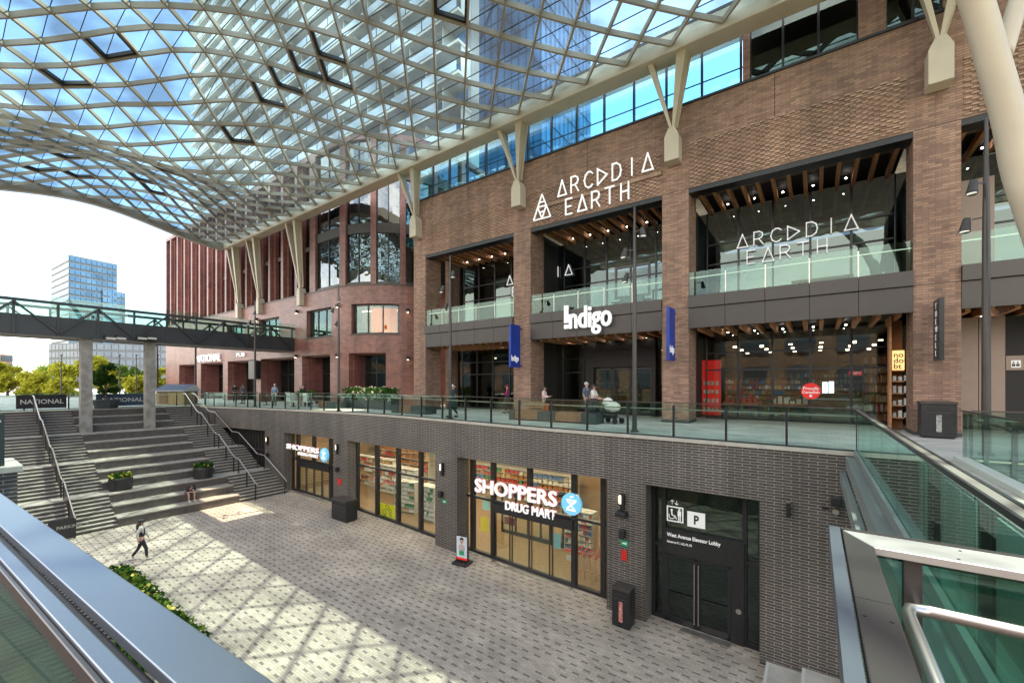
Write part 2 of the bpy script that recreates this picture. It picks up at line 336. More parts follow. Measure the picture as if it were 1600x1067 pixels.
def textfit(name, s, m, parent, p0, p1, h, ext=.03, off=0., bold=0, **k):
    """text whose baseline runs p0..p1 exactly, cap height h"""
    p0 = Vector(p0); p1 = Vector(p1); d = p1-p0; size = h/.73
    o = text(name, s, size, m, parent, (0, 0, 0), (1, 0, 0), (0, 1, 0), ext, off, **k)
    xs = [v.co.x for v in o.data.vertices]; lo, hi = min(xs), max(xs); sx = d.length/(hi-lo)
    r = d.normalized(); u = Vector((0, 0, 1)); n = r.cross(u).normalized()
    for v in o.data.vertices: c = v.co.copy(); v.co = p0+r*((c.x-lo)*sx)+u*c.y+n*c.z
    if bold:
        bm = bmesh.new(); e = bold*h
        for k, (a, b) in enumerate(((0, 0), (1, 0), (-1, 0), (0, .8), (0, -.8), (.7, .6), (-.7, .6), (.7, -.6), (-.7, -.6))):
            m2 = o.data.copy(); m2.transform(Matrix.Translation(r*a*e+u*b*e+n*(k*.0012))); bm.from_mesh(m2); bpy.data.meshes.remove(m2)
        bm.to_mesh(o.data); bm.free()
    return o
GLY = {'A': [((0, 0), (.5, 1), (1, 0), (0, 0))], '>': [((0, 0), (1, .5), (0, 1), (0, 0))],
       'R': [((.05, 0), (.05, 1), (.55, 1), (.8, .88), (.85, .72), (.75, .55), (.5, .46), (.05, .46)), ((.5, .46), (.9, 0))],
       'C': [((.95, .85), (.75, .97), (.5, 1), (.2, .85), (.05, .5), (.2, .15), (.5, 0), (.75, .03), (.95, .15))],
       'D': [((.05, 0), (.05, 1), (.5, 1), (.82, .82), (.93, .5), (.82, .18), (.5, 0), (.05, 0))],
       'I': [((.5, 0), (.5, 1))], 'E': [((.8, 1), (.1, 1), (.1, 0), (.8, 0)), ((.1, .5), (.7, .5))],
       'T': [((0, 1), (.9, 1)), ((.45, 1), (.45, 0))], 'H': [((.1, 0), (.1, 1)), ((.85, 0), (.85, 1)), ((.1, .5), (.85, .5))]}
def strokes(mb, s, x0, y, z0, wd, h, adv, th=.08, dp=.08):
    for i, ch in enumerate(s):
        for pl in GLY.get(ch, []):
            pts = [Vector((x0+i*adv+px*wd, y, z0+pz*h)) for px, pz in pl]
            for a, b in zip(pts, pts[1:]):
                d = (b-a).normalized()*th*.45; mb.bar(a-d, b+d, dp, th, up=(0, 0, 1)) if abs((b-a).normalized().z) < .99 else mb.bar(a-d, b+d, th, dp, up=(0, 1, 0))
# ------------------------------------------------------------------ ground and platforms
g = MB()
for (a, b) in ((-31, -22), (-22, -12), (-12, -1), (-1, 12)): g.quad((a, -14, zf(a)), (b, -14, zf(b)), (b, 26, zf(b)), (a, 26, zf(a)))
struct(g, 'lower_plaza', M['paver'])
g = MB()
n = 60; xs = [-200, -120, -80]+[-60+i*1.5 for i in range(47)]+[14, 60]
for a, b in zip(xs, xs[1:]):
    if b <= -39.8: g.quad((a, -60, -.01), (b, -60, -.01), (b, W(b)+.3, -.01), (a, W(a)+.3, -.01))
    g.quad((a, W(a)+.3, -.01), (b, W(b)+.3, -.01), (b, 60, -.01), (a, 60, -.01))
struct(g, 'upper_plaza', M['upaver'])
gm = mat('distant_ground', (.12, .15, .06), .9, var=.3, vs=.05)
struct(MB().quad((-1500, -1500, -7), (1500, -1500, -7), (1500, 1500, -7), (-1500, 1500, -7)), 'ground', gm)
# terrace the photographer stands on, with its corner reaching out on the right
t_ = MB(); t_.box(.14, 14, -14, 2.28, -.4, 0); t_.box(-12.7, .14, -14, .2, -.4, 0)
struct(t_, 'terrace_floor', brick('deck_boards', (.11, .065, .04), (.07, .042, .028), (.015, .01, .008), 3.2, .13, .008, flat=True, rough=.6))
b_ = MB(); b_.box(1.95, 2.72, 2.285, 13.88, -.35, .0)
struct(b_, 'walkway_floor', M['upaver'])
tw = thing('terrace_wall', 'dark brick wall holding up the terrace at the far left, with a pale stone coping', 'wall', (-13.4, 0, -6))
MB().box(-14.2, -12.75, -3, 1.15, -5.9, -.02).build('brick_face', M['dbrick'], tw)
MB().box(-14.3, -12.68, -3.1, 1.22, -.02, .10).build('coping', M['stone'], tw, bevel=.01)
MB().box(-12.7, .05, -.2, .15, -6.3, -.402).build('brick_face', M['dbrick'], tw)
# ------------------------------------------------------------------ retaining wall with shops
zb = lambda X: zf(X)-.15
ZT = -1.55
S1 = (XW(444), XW(521)); S2 = (XW(543), XW(680)); S3 = (XW(714), XW(948)); EL = (XW(1009), XW(1187)); GA = (-37.2, XW(414))
ZC = lambda X: interp([(-42, -.06), (-30, .02), (-18, .1), (-6, .03), (2, .0)], X)
rw = thing('brick_retaining_wall', 'long dark brick wall with pale mortar between the lower and the upper plaza', 'wall', (-15, W(-15), zf(-15)))
ops = [GA, S1, S2, S3, EL]
m_ = MB(); xs = [-41.5]
for a, b in ops: xs += [a, b]
xs += [7.5]
for i in range(0, len(xs), 2): m_.wall(xs[i], xs[i+1], 0, .75, zb, ZT)
m_.wall(-41.5, 7.5, 0, .75, ZT, lambda X: ZC(X)-.10)
m_.build('brick_face', M['dbrick'], rw)
MB().wall(-41.5, 1.95, -.05, .45, lambda X: ZC(X)-.10, ZC).build('coping', M['stone'], rw)
MB().wall(GA[0], S3[1]+.1, .78, .80, ZT+.002, ZT+.02).build('soffit_trim', M['dmetal'], rw)
# gate in the deep bay by the stairs
gt = thing('louvred_gate', 'dark metal double gate in the bay beside the right hand stairs', 'gate', ((GA[0]+GA[1])/2, W(-35)+.4, -5))
p = MB(); p.wall(GA[0], GA[1], .5, .56, -5.6, ZT); p.build('panel', M['black'], gt)
p = MB()
for i in range(17):
    X = GA[0]+.1+(GA[1]-GA[0]-.2)*i/16; p.wall(X-.03, X+.03, .44, .5, -5.5, ZT-.05)
p.wall(GA[0], GA[1], .40, .47, -3.05, -2.95); p.build('louvre', M['dmetal'], gt)
# shop fronts ---------------------------------------------------------------
def shopfront(name, label, x0, x1, off, mull, trans, cat, sill=.12, door=None, gl='shopglass', fw=.09):
    t = thing(name, label, cat, ((x0+x1)/2, W((x0+x1)/2)+off, zf((x0+x1)/2)))
    fr = MB(); mid = (x0+x1)/2; z0 = zf(mid)
    zz = lambda X: zf(X)
    fr.wall(x0, x1, off-.02, off+.14, zz, lambda X: zf(X)+sill); fr.wall(x0, x1, off-.02, off+.14, ZT-.12, ZT-.002)
    fr.wall(x0, x1, off-.02, off+.14, trans-.05, trans+.05)
    for X in mull:
        a = max(x0, X-fw); b = min(x1, X+fw); fr.wall(a, b, off-.04, off+.16, lambda X: zf(X)+sill, ZT-.12)
    fr.build('frame', M['black'], t)
    ms = sorted(set([x0]+list(mull)+[x1]))
    for a, b in zip(ms, ms[1:]):
        if b-a < .3: continue
        MB().wall(a, b, off+.06, off+.07, lambda X: zf(X)+sill, ZT-.1, st=6).build('pane', M[gl], t)
    return t
def pxm(lst, off=.6): return [XW(x, off) for x in lst]
s1 = shopfront('shop_entrance', 'far drugstore entrance beside the stairs with glass doors under its white sign', S1[0], S1[1], .6, pxm([453, 466, 516]), -3.35, 'shop entrance')
s2 = shopfront('display_window', 'tall shop window in four bays with a yellow poster behind the glass', S2[0], S2[1], .6, [XW(557, .6)]+pxm([588, 621, 656]), -3.0, 'shop window')
s3 = shopfront('shop_entrance', 'near drugstore entrance with four sliding glass doors under its large white sign', S3[0], S3[1], .6, pxm([737, 769, 896, 942]), -3.35, 'shop entrance')
# upper transom mullions and sliding doors
for t, xs_, d0, d1 in ((s3, [XW(826, .6)], XW(769, .6), XW(896, .6)), (s1, [XW(490, .6)], XW(466, .6), XW(516, .6))):
    f = MB()
    for X in xs_: f.wall(X-.09, X+.09, .56, .76, -3.3, ZT-.12)
    f.build('transom_mullion', M['black'], t)
    h = MB(); h.wall(d0, d1, .50, .78, -3.78, -3.42); h.build('door_header', M['black'], t)
    for i in range(4):
        a = d0+(d1-d0)*i/4+.04; b = d0+(d1-d0)*(i+1)/4-.04
        dr = MB(); zl = zf(a)+.04
        for (q0, q1, r0, r1) in ((a, a+.05, zl, -3.78), (b-.05, b, zl, -3.78), (a, b, zl, zl+.09), (a, b, -3.83, -3.78)): dr.wall(q0, q1, .60, .64, r0, r1)
        dr = dr.build('sliding_door', M['dmetal'], t)
        MB().wall(a+.05, b-.05, .615, .625, zl+.09, -3.83, st=9).build('glass', M['shopglass'], dr)
    MB().wall(d0, d1, .3, .55, lambda X: zf(X)+.005, lambda X: zf(X)+.03).build('threshold', M['steel'], t)
# elevator lobby
el = shopfront('elevator_lobby_entrance', 'dark glazed elevator lobby entrance with black double doors and white pictograms', EL[0], EL[1], .6, pxm([1037, 1163], .6)+[EL[0]+.05, EL[1]-.05], -3.58, 'entrance', gl='darkglass', fw=.06)
ex0, ex1 = XW(1037, .6), XW(1163, .6)
MB().wall(ex0, ex1, .50, .70, -3.78, -3.0).build('sign_band', M['black'], el)
zd = zf(-2.5)
dx0, dx1 = ex0+.05, XW(1143, .6); mid = (dx0+dx1)/2
MB().wall(dx1, ex1, .52, .70, zd, -3.7).build('side_panel', M['black'], el)
for a, b, hs in ((dx0, mid, 1), (mid, dx1, -1)):
    d = MB()
    for q in ((a+.01, a+.11, zd+.02, -3.78), (b-.11, b-.01, zd+.02, -3.78), (a, b, zd+.02, zd+.22), (a, b, -3.88, -3.78)): d.wall(q[0], q[1], .56, .62, q[2], q[3])
    d.wall(a+.1, b-.1, .545, .56, zd+.98, zd+1.02)
    d = d.build('door', M['black'], el)
    MB().wall(a+.1, b-.1, .59, .60, zd+.2, -3.86, st=9).build('glass', M['darkglass'], d)
    hx = b-.06 if hs == 1 else a+.06
    y = W(hx)+.50; MB().tube([(hx, y+.06, zd+.2), (hx, y, zd+.2), (hx, y, zd+2.05), (hx, y+.06, zd+2.05)], .018).build('handle', M['steel'], d)
yb = W(-2)+.49
MB().tube([(XW(1154, .5), yb+.03, zd+1.0), (XW(1154, .5), yb, zd+1.0)], .075, 16).build('door_button', M['steel'], el)
MB().wall(dx0, dx1, .2, .5, zd+.003, zd+.02).build('threshold', M['steel'], el)
ey = W(-3)+.49
P1 = atY(1042, 843, ey); P2 = atY(1126, 857, ey)
textfit('lettering', 'West Avenue Elevator Lobby', M['white'], el, (P1.x, ey, -3.22), (P2.x, ey, -3.22), .12, ext=.004, off=.004)
textfit('lettering', 'Access to P1, UG, P2, P3', M['white'], el, (P1.x, ey, -3.42), (P1.x+(P2.x-P1.x)*.48, ey, -3.42), .07, ext=.004, off=.002)
ey2 = W(-3)+.58
q = MB(); a = atY(1042, 0, ey2).x; b = atY(1068, 0, ey2).x; zt = atY(1055, 791, ey2).z; zl = atY(1055, 815, ey2).z
for (x0, x1, z0, z1) in ((a, b, zt-.04, zt), (a, b, zl, zl+.04), (a, a+.04, zl+.04, zt-.04), (b-.04, b, zl+.04, zt-.04)): q.box(x0, x1, ey2-.01, ey2, z0, z1)
cx_ = a+(b-a)*.3; hgt = zt-zl
q.tube([(cx_, ey2-.01, zl+.75*hgt), (cx_, ey2-.001, zl+.75*hgt)], .035, 10); q.bar((cx_, ey2-.006, zl+.68*hgt), (cx_+.01, ey2-.006, zl+.42*hgt), .01, .04); q.bar((cx_, ey2-.006, zl+.42*hgt), (cx_+.11, ey2-.006, zl+.40*hgt), .01, .03); q.bar((cx_+.11, ey2-.006, zl+.40*hgt), (cx_+.15, ey2-.006, zl+.2*hgt), .01, .03)
for k in range(10):
    t0 = R(140+22*k); t1 = R(162+22*k); q.bar((cx_+.09*math.cos(t0), ey2-.006, zl+.36*hgt+.09*math.sin(t0)), (cx_+.09*math.cos(t1), ey2-.006, zl+.36*hgt+.09*math.sin(t1)), .01, .022)
px_ = a+(b-a)*.76; q.tube([(px_, ey2-.01, zl+.82*hgt), (px_, ey2-.001, zl+.82*hgt)], .035, 10); q.box(px_-.055, px_+.055, ey2-.01, ey2-.001, zl+.42*hgt, zl+.74*hgt); q.box(px_-.04, px_-.008, ey2-.01, ey2-.001, zl+.1*hgt, zl+.42*hgt); q.box(px_+.008, px_+.04, ey2-.01, ey2-.001, zl+.1*hgt, zl+.42*hgt)
for sx_, dr in ((.33, 1), (.6, -1)):
    ax = a+(b-a)*sx_; z0 = zt+.06; z1 = zt+.2; q.bar((ax, ey2-.006, z0), (ax, ey2-.006, z1), .012, .018); tz = z1 if dr == 1 else z0
    q.bar((ax, ey2-.006, tz), (ax-.05, ey2-.006, tz-.05*dr), .01, .02); q.bar((ax, ey2-.006, tz), (ax+.05, ey2-.006, tz-.05*dr), .01, .02)
q.build('accessibility_pictogram', M['white'], el)
a = atY(1074, 0, ey2).x; b = atY(1102, 0, ey2).x; zt = atY(1088, 800, ey2).z; zl = atY(1088, 824, ey2).z
pp = MB().box(a, b, ey2-.012, ey2, zl, zt).build('parking_sign', M['white'], el, bevel=.004)
textfit('lettering', 'P', M['black'], pp, (a+(b-a)*.38, ey2-.016, zl+(zt-zl)*.22), (a+(b-a)*.66, ey2-.016, zl+(zt-zl)*.22), (zt-zl)*.58, ext=.003, off=.012)
# drugstore signs -----------------------------------------------------------
def drug_sign(label, px, base, top, rpx, off=.38):
    """px=(x of text start, x of text end, x of 2nd line start); logo disc centre rpx"""
    y = W(XW(px[0]))+off; x0 = atY(px[0], 0, y).x; x1 = atY(px[1], 0, y).x; x2 = atY(px[2], 0, y).x
    zb_ = atY(px[0], base[0], y).z; h = (atY(px[0], top, y).z-zb_)*.92
    t = thing('drugstore_sign', label, 'sign', ((x0+x1)/2, y, zb_))
    textfit('letters', 'SHOPPERS', M['lwhite'], t, (x0, y, zb_), (x1, y, zb_), h, ext=.035, bold=.036)
    o = textfit('letter_backs', 'SHOPPERS', M['redside'], t, (x0-.012, y+.06, zb_-.012), (x1+.012, y+.06, zb_-.012), h*1.04, ext=.02, bold=.066)
    h2 = h*.60; z2 = zb_-h2-.13*h/.5
    textfit('letters', 'DRUG MART', M['lwhite'], t, (x2, y, z2), (x1-.03, y, z2), h2, ext=.03, bold=.035)
    textfit('letter_backs', 'DRUG MART', M['redside'], t, (x2-.01, y+.05, z2-.01), (x1-.02, y+.05, z2-.01), h2*1.04, ext=.015, bold=.06)
    c = atY(rpx[0], rpx[1], y); rr = rpx[2]
    d = MB().tube([(c.x, y-.06, c.z), (c.x, y+.06, c.z)], rr, 40).build('round_emblem', M['lblue'], t)
    e = MB(); u = rr
    def ln(p, q_, wd): e.bar((c.x+p[0]*u, y-.07, c.z+p[1]*u), (c.x+q_[0]*u, y-.07, c.z+q_[1]*u), .02, wd*u)
    ln((-.5, .38), (.55, .38), .13); ln((-.38, .18), (.42, .18), .1); ln((-.12, .62), (.25, .75), .16)
    ln((.48, .32), (-.42, -.42), .17); ln((-.3, .2), (.1, -.1), .13); ln((.02, -.14), (.34, -.42), .14); ln((-.48, -.52), (.48, -.52), .17)
    e.build('emblem_mark', M['lwhite'], d)
    bk = MB()
    for X in (x0+.3*(x1-x0), x0+.75*(x1-x0), c.x): bk.box(X-.02, X+.02, y+.05, y+.3, zb_+.1, zb_+.16)
    bk.build('bracket', M['black'], t)
    return t
drug_sign('large lit white drugstore sign with round light blue emblem over the near entrance', (743, 870, 790), (767,), 744, (893.5, 787, .415))
drug_sign('smaller far drugstore sign with round blue emblem over the entrance by the stairs', (448, 498, 466), (700,), 691.5, (507, 710.5, .42), off=.02)
# shop interiors ------------------------------------------------------------
si = thing('shop_interior', 'warm lit drugstore room behind the glass fronts in the dark brick wall', 'room', (-18, 20, -5.9))
r_ = MB(); r_.box(S1[0]-.8, S3[1]+.7, 23.9, 24, -6.3, -1.4); r_.box(S3[1]+.6, S3[1]+.75, W(-6)+.8, 23.9, -6.3, -1.4); r_.box(S1[0]-.95, S1[0]-.8, W(-28)+.8, 23.9, -6.3, -1.4); r_.build('wall', M['warmwall'], si)
MB().box(S1[0]-.8, S3[1]+.6, 14.9, 23.9, -1.42, -1.3).build('ceiling', mat('shop_ceiling', (.5, .42, .33), .8), si)
fl = MB(); a, b = S1[0]-.8, S3[1]+.6

for k in range(12): u = a+(b-a)*k/12; v = a+(b-a)*(k+1)/12; fl.quad((u, W(u)+.68, zf(u)+.012), (v, W(v)+.68, zf(v)+.012), (v, 23.9, zf(v)+.012), (u, 23.9, zf(u)+.012))
fl.build('floor', M['floorwood'], si)
for i, X in enumerate([-27.3, -25, -22.5, -19.8, -18.2, -16.6, -14.8, -12.6, -10.8, -9.0, -7.2]):
    for Y in (16.6, 20): MB().box(X-.5, X+.5, Y-.25, Y+.25, -1.47, -1.43).build('ceiling_light', M['ceil'], si)
prodm = [mat('stock_%s' % c, col, .5, var=.3, vs=12) for c, col in (('white', (.7, .7, .66)), ('red', (.5, .06, .05)), ('brown', (.4, .18, .07)), ('green', (.07, .28, .1)), ('blue', (.1, .2, .42)), ('tan', (.55, .38, .2)))]
def shelf_unit(label, x, y, z, wd, dp, h, rows, cols, rz=0, group=None, mats=None, sm=None, run=.35):
    t = thing('display_shelf', label, 'shelf', (0, 0, 0), group, local=True)
    s = MB(); s.box(-wd/2, wd/2, -.02, .02, 0, h)
    for sx_ in (-wd/2, wd/2-.03): s.box(sx_, sx_+.03, -dp, dp, 0, h)
    for k in range(rows+1): zz = .1+(h-.13)*k/rows; s.box(-wd/2, wd/2, -dp, dp, zz-.015, zz+.015)
    s.build('shelving', sm or M['shelf'], t)
    bs = [MB() for _ in range(6)]; ch = mats or range(6)
    for k in range(rows):
        z0 = .115+(h-.13)*k/rows; hh = (h-.13)/rows-.05
        pc = random.choice(list(ch))
        for c in range(cols):
            if random.random() < run: pc = random.choice(list(ch))
            xx = -wd/2+.05+(wd-.1)*c/cols; ww = (wd-.1)/cols*random.uniform(.6, .95); th = hh*random.uniform(.55, .95)
            for sgn in (-1, 1): bs[pc].box(xx, xx+ww, sgn*dp*.35, sgn*dp*.95, z0, z0+th)
    for q_, mm in zip(bs, prodm):
        if q_.v: o = q_.build('stock', mm, t); o['kind'] = 'stuff'
    return place(t, (x, y, z), rz)
shelf_unit('tall shelf of brown and red goods inside the four bay window', -25.4, 21.5, zf(-25), 6.0, .35, 3.9, 9, 26, mats=(2, 1, 5, 0, 2, 5))
shelf_unit('low shelf of mixed goods in front of the tall brown shelf in the drugstore', -22.6, 18.6, zf(-22), 4.2, .35, 1.9, 6, 22, mats=(0, 1, 2, 5, 0))
shelf_unit('white end shelf of small packets in the third window bay', -19.3, 16.6, zf(-19), 1.5, .3, 1.8, 7, 12, rz=.15, mats=(0, 0, 5, 3))
shelf_unit('white shelf with green packets in the rightmost window bay', -17.2, 16.4, zf(-17), 1.3, .3, 1.9, 7, 12, rz=-.1, mats=(0, 3, 3, 0))
shelf_unit('shelf of goods right of the near drugstore doors', -8.7, 17.6, zf(-9), 1.4, .3, 1.9, 7, 10, mats=(0, 1, 4, 0))
shelf_unit('shelf of goods against the back wall behind the near drugstore doors', -15.5, 22.8, zf(-15), 8, .3, 2.0, 6, 22)
shelf_unit('shelf of goods behind the far drugstore doors', -25.5, 19, zf(-25), 4.5, .3, 2.1, 6, 20, mats=(0, 2, 5, 1))
vp = thing('vestibule_partition', 'inner black framed glass partition behind the near sliding doors', 'partition', (-11, 17.4, zf(-11)))
q = MB()
for x in (785, 806, 825, 845, 862, 880, 897): X = atY(x, 600, 17.4).x; q.box(X-.04, X+.04, 17.36, 17.44, zf(X), -3.4)
q.box(atY(785, 600, 17.4).x, atY(897, 600, 17.4).x, 17.35, 17.45, -3.55, -3.4); q.box(atY(785, 600, 17.4).x, atY(897, 600, 17.4).x, 17.35, 17.45, zf(-11), zf(-11)+.2)
q.build('frame', M['black'], vp); MB().box(atY(785, 600, 17.4).x, atY(897, 600, 17.4).x, 17.40, 17.405, zf(-11)+.2, -3.55).build('pane', M['shopglass'], vp)
def flat(name, label, cat, px, y, m, th=.01):
    a = atY(px[0], px[1], y); b = atY(px[2], px[3], y)
    return tag(MB().box(a.x, b.x, y, y+th, b.z, a.z).build(name, m, None), label, cat)
yp = flat('poster', 'yellow poster with dark printed circles low in the second bay of the four bay window', 'poster', (594, 785, 617, 812), W(-19)+.8, M['poster'])
q = MB(); c = yp.bound_box; x0, x1 = c[0][0], c[4][0]; z0, z1 = c[0][2], c[1][2]
for (u, v, rr) in ((.3, .4, .14), (.7, .55, .1), (.5, .8, .13), (.72, .25, .08), (.35, .15, .07)):
    for k in range(10): q.bar((x0+u*(x1-x0)+rr*math.cos(k*.628), W(-19)+.79, z0+v*(z1-z0)+rr*math.sin(k*.628)), (x0+u*(x1-x0)+rr*math.cos(k*.628+.628), W(-19)+.79, z0+v*(z1-z0)+rr*math.sin(k*.628+.628)), .008, .035)
q.build('print', mat('poster_print', (.25, .16, .05), .6), yp)
yy = W(-12)+.66
for nm, lb, px, mm in (('sticker', 'pale green square sticker high on the glass left of the sliding doors', (754, 781, 765, 798), mat('sticker_green', (.35, .62, .52), .5)),
                       ('poster', 'yellow cut out poster behind the glass left of the sliding doors', (751, 806, 763, 832), mat('poster_ochre', (.62, .50, .05), .5)),
                       ('poster', 'maroon promotion poster on the leftmost sliding door', (788, 806, 806, 822), mat('poster_maroon', (.30, .05, .05), .5)),
                       ('sticker', 'small white door notice on the rightmost sliding door', (885, 866, 894, 877), M['shelf']),
                       ('sticker', 'light blue door sticker on the third sliding door', (865, 832, 876, 858), mat('sticker_blue', (.35, .65, .75), .5)),
                       ('sticker', 'red lettered door sticker beside the white notice', (882, 856, 897, 863), M['red'])):
    flat(nm, lb, 'poster' if nm == 'poster' else 'sticker', px, yy, mm)
# shopping baskets / carts nested behind right pane of shop 3
ct = thing('shopping_cart_row', 'row of nested red handled shopping carts behind the right pane of the near shop', 'shopping carts', (-6.9, 15.3, zf(-7)))
c_ = MB(); c2 = MB()
for i in range(7):
    X = -7.75+i*.24; y0 = 15.0
    for k in range(6): c_.bar((X+k*.03, y0, zf(-7)+.95-k*.12), (X+k*.03, y0+.8, zf(-7)+.95-k*.12), .012, .012)
    c_.bar((X, y0, zf(-7)+.15), (X, y0, zf(-7)+1.0), .02, .02); c_.bar((X, y0+.8, zf(-7)+.15), (X, y0+.8, zf(-7)+1.0), .02, .02); c2.bar((X, y0-.03, zf(-7)+1.02), (X, y0+.83, zf(-7)+1.02), .04, .04)
c_.build('basket_wire', M['steel'], ct); c2.build('push_bar', M['redside'], ct)
# wall fittings -------------------------------------------------------------
def sconce(label, px, y0, grp='cylinder lamps on the dark brick piers'):
    X = XW(px); y = W(X); c = atY(px, y0, y)
    t = thing('wall_lamp', label, 'wall lamp', c, grp)
    b = MB(); b.box(c.x-.09, c.x+.09, y-.14, y-.002, c.z-.03, c.z+.03); b.box(c.x-.09, c.x+.09, y-.14, y-.002, c.z+.30, c.z+.36); b.box(c.x-.02, c.x+.09, y-.13, y-.002, c.z+.03, c.z+.3); b.box(c.x-.07, c.x+.07, y-.1, y-.002, c.z-.22, c.z-.03)
    b.build('housing', M['black'], t, bevel=.008)
    MB().box(c.x-.085, c.x-.02, y-.11, y-.03, c.z+.03, c.z+.3).build('light_tube', M['lamp'], t)
    return t
sconce('lit wall lamp on the pier between the far shop and the four bay window', 528, 703)
sconce('lit wall lamp on the brick pier left of the near drugstore entrance', 692, 735)
sconce('lit wall lamp on the brick pier right of the near drugstore entrance', 973, 787)
sconce('lit wall lamp on the brick pier left of the far shop entrance', 419, 690)
def speaker(label, px, y0):
    X = XW(px); y = W(X); c = atY(px, y0, y)
    t = thing('wall_speaker', label, 'speaker', c, 'small black wall speakers')
    MB().box(c.x-.1, c.x+.1, y-.2, y-.05, c.z-.14, c.z+.14).build('cabinet', M['black'], t, bevel=.02); MB().box(c.x-.03, c.x+.03, y-.05, y-.002, c.z-.04, c.z+.04).build('bracket', M['black'], t)
speaker('small black speaker on the pier left of the near drugstore', 691, 771); speaker('small black speaker on the pier beside the far shop', 529, 733); speaker('small black speaker left of the far shop entrance', 420, 710)
speaker('small black speaker under the lamp right of the near drugstore', 974, 832)
def signlet(nm, label, px, cat, m, txt=None):
    X = XW(px[0]); y = W(X); a = atY(px[0], px[1], y); b = atY(px[2], px[3], y)
    o = tag(MB().box(a.x, b.x, y-.03, y-.002, b.z, a.z).build(nm, m, None), label, cat)
    if txt: textfit('lettering', txt, M['white'], o, (a.x+(b.x-a.x)*.2, y-.034, b.z+(a.z-b.z)*.25), (b.x-(b.x-a.x)*.2, y-.034, b.z+(a.z-b.z)*.25), (a.z-b.z)*.5, ext=.003, off=.004)
    return o
signlet('exit_sign', 'small green sign on the pier left of the near drugstore', (692, 779, 698, 787), 'sign', M['green'], '<')
signlet('exit_sign', 'small green sign on the pier beside the elevator lobby', (970, 842, 982, 854), 'sign', M['green'], '<')
signlet('fire_alarm', 'red fire alarm box on the pier beside the elevator lobby', (971, 858, 980, 876), 'fire alarm', M['redside'])
signlet('fire_alarm', 'red fire alarm box on the pier beside the far shop', (528, 747, 534, 758), 'fire alarm', M['redside'])
y = W(0); c = atY(1232, 795, y)
t = thing('wall_lamp', 'slim half round metal wall lamp right of the elevator lobby', 'wall lamp', c); MB().box(c.x-.05, c.x+.05, y-.13, y-.002, c.z-.2, c.z+.2).build('housing', M['black'], t, bevel=.02); MB().box(c.x-.055, c.x+.055, y-.135, y-.03, c.z+.2, c.z+.23).build('cap', M['steel'], t)
c = atY(1307, 782, y); t = thing('security_camera', 'black camera box with small lens unit on the brick wall beside the stair beam', 'camera', c)
MB().box(c.x-.12, c.x+.1, y-.2, y-.002, c.z-.12, c.z+.12).build('housing', M['black'], t, bevel=.02)
MB().tube([(c.x-.02, y-.18, c.z-.25), (c.x-.02, y-.02, c.z-.25)], .07, 12).build('lens', M['steel'], t); MB().box(c.x-.3, c.x-.16, y-.06, y-.002, c.z-.24, c.z-.19).build('sensor', M['black'], t)
c = atY(973, 800, W(-6)); t = thing('security_camera', 'black box camera mounted below the lamp right of the near drugstore', 'camera', c); MB().box(c.x-.17, c.x+.2, W(-6)-.28, W(-6)-.002, c.z-.10, c.z+.05).build('housing', M['black'], t, bevel=.015)
# low steps at the right under the walkway
st = thing('stone_steps', 'pale stone steps with light nosings at the foot of the dark brick wall, lower right', 'steps', (-.2, 10, -6.1))
x0 = atZ(1202, 1013, -5.93).x; x1 = atZ(1256, 1000, -5.78).x
s_ = MB(); nn = MB()
for k in range(5):
    xa = x0+(x1-x0)*k; xb_ = x0+(x1-x0)*(k+1) if k < 4 else 6; z = -5.93+.15*k
    s_.box(xa, xb_, 5, W(0)-.02, -6.25, z); nn.box(xa-.015, xa+.06, 5.01, W(0)-.03, z-.03, z+.006)
s_.build('tread', M['stone'], st); nn.build('nosing', mat('nosing', (.5, .48, .44), .6), st)
# ------------------------------------------------------------------ grand staircase
FX = [-28.6-3.15*k for k in range(4)]; FZ = [-5.5+1.375*k for k in range(5)]
gs = thing('amphitheatre_stairs', 'wide stone stairs with four flights of seating tiers rising from the lower plaza', 'stairs', (-33, 7, -5.5))
XE = -39.9
def edges(k): return 5.9, 11.45-.2*k
for k in range(4):
    ya, yb_ = edges(k); z0 = FZ[k]; xn = FX[k+1] if k < 3 else XE
    s_ = MB(); tp = MB()
    for i in range(3):
        z = z0+1.375*(i+1)/3; xa = FX[k]-.9*i; xe = FX[k]-.9*(i+1) if i < 2 else xn-(.02 if k < 3 else .3)
        s_.box(xe-.05, xa, ya, yb_, z-1.5, z-.06); tp.box(xe-.02, xa+.03, ya-.01, yb_+.01, z-.06, z)
        for j in range(1, 5):
            yj = ya+(yb_-ya)*j/5; s_.box(xa-.002, xa+.003, yj-.008, yj+.008, z-.46, z-.07)
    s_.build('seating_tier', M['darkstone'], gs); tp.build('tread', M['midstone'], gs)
    for (y0, y1) in ((-3.5, ya-.001), (yb_+.001, None)):
        f = MB(); n2 = MB()
        for i in range(9):
            z = z0+1.375*(i+1)/9; xa = FX[k]-.235*i; xe = FX[k]-.235*(i+1) if i < 8 else xn; ye = (W(xa)-.01) if y1 is None else y1
            f.box(xe-.05, xa, y0, ye, z-.6 if i else z-1.0, z-.035); n2.box(xe-.03, xa+.025, y0, ye, z-.035, z)
        f.build('step_riser', M['darkstone'], gs); n2.build('step_tread', M['midstone'], gs)
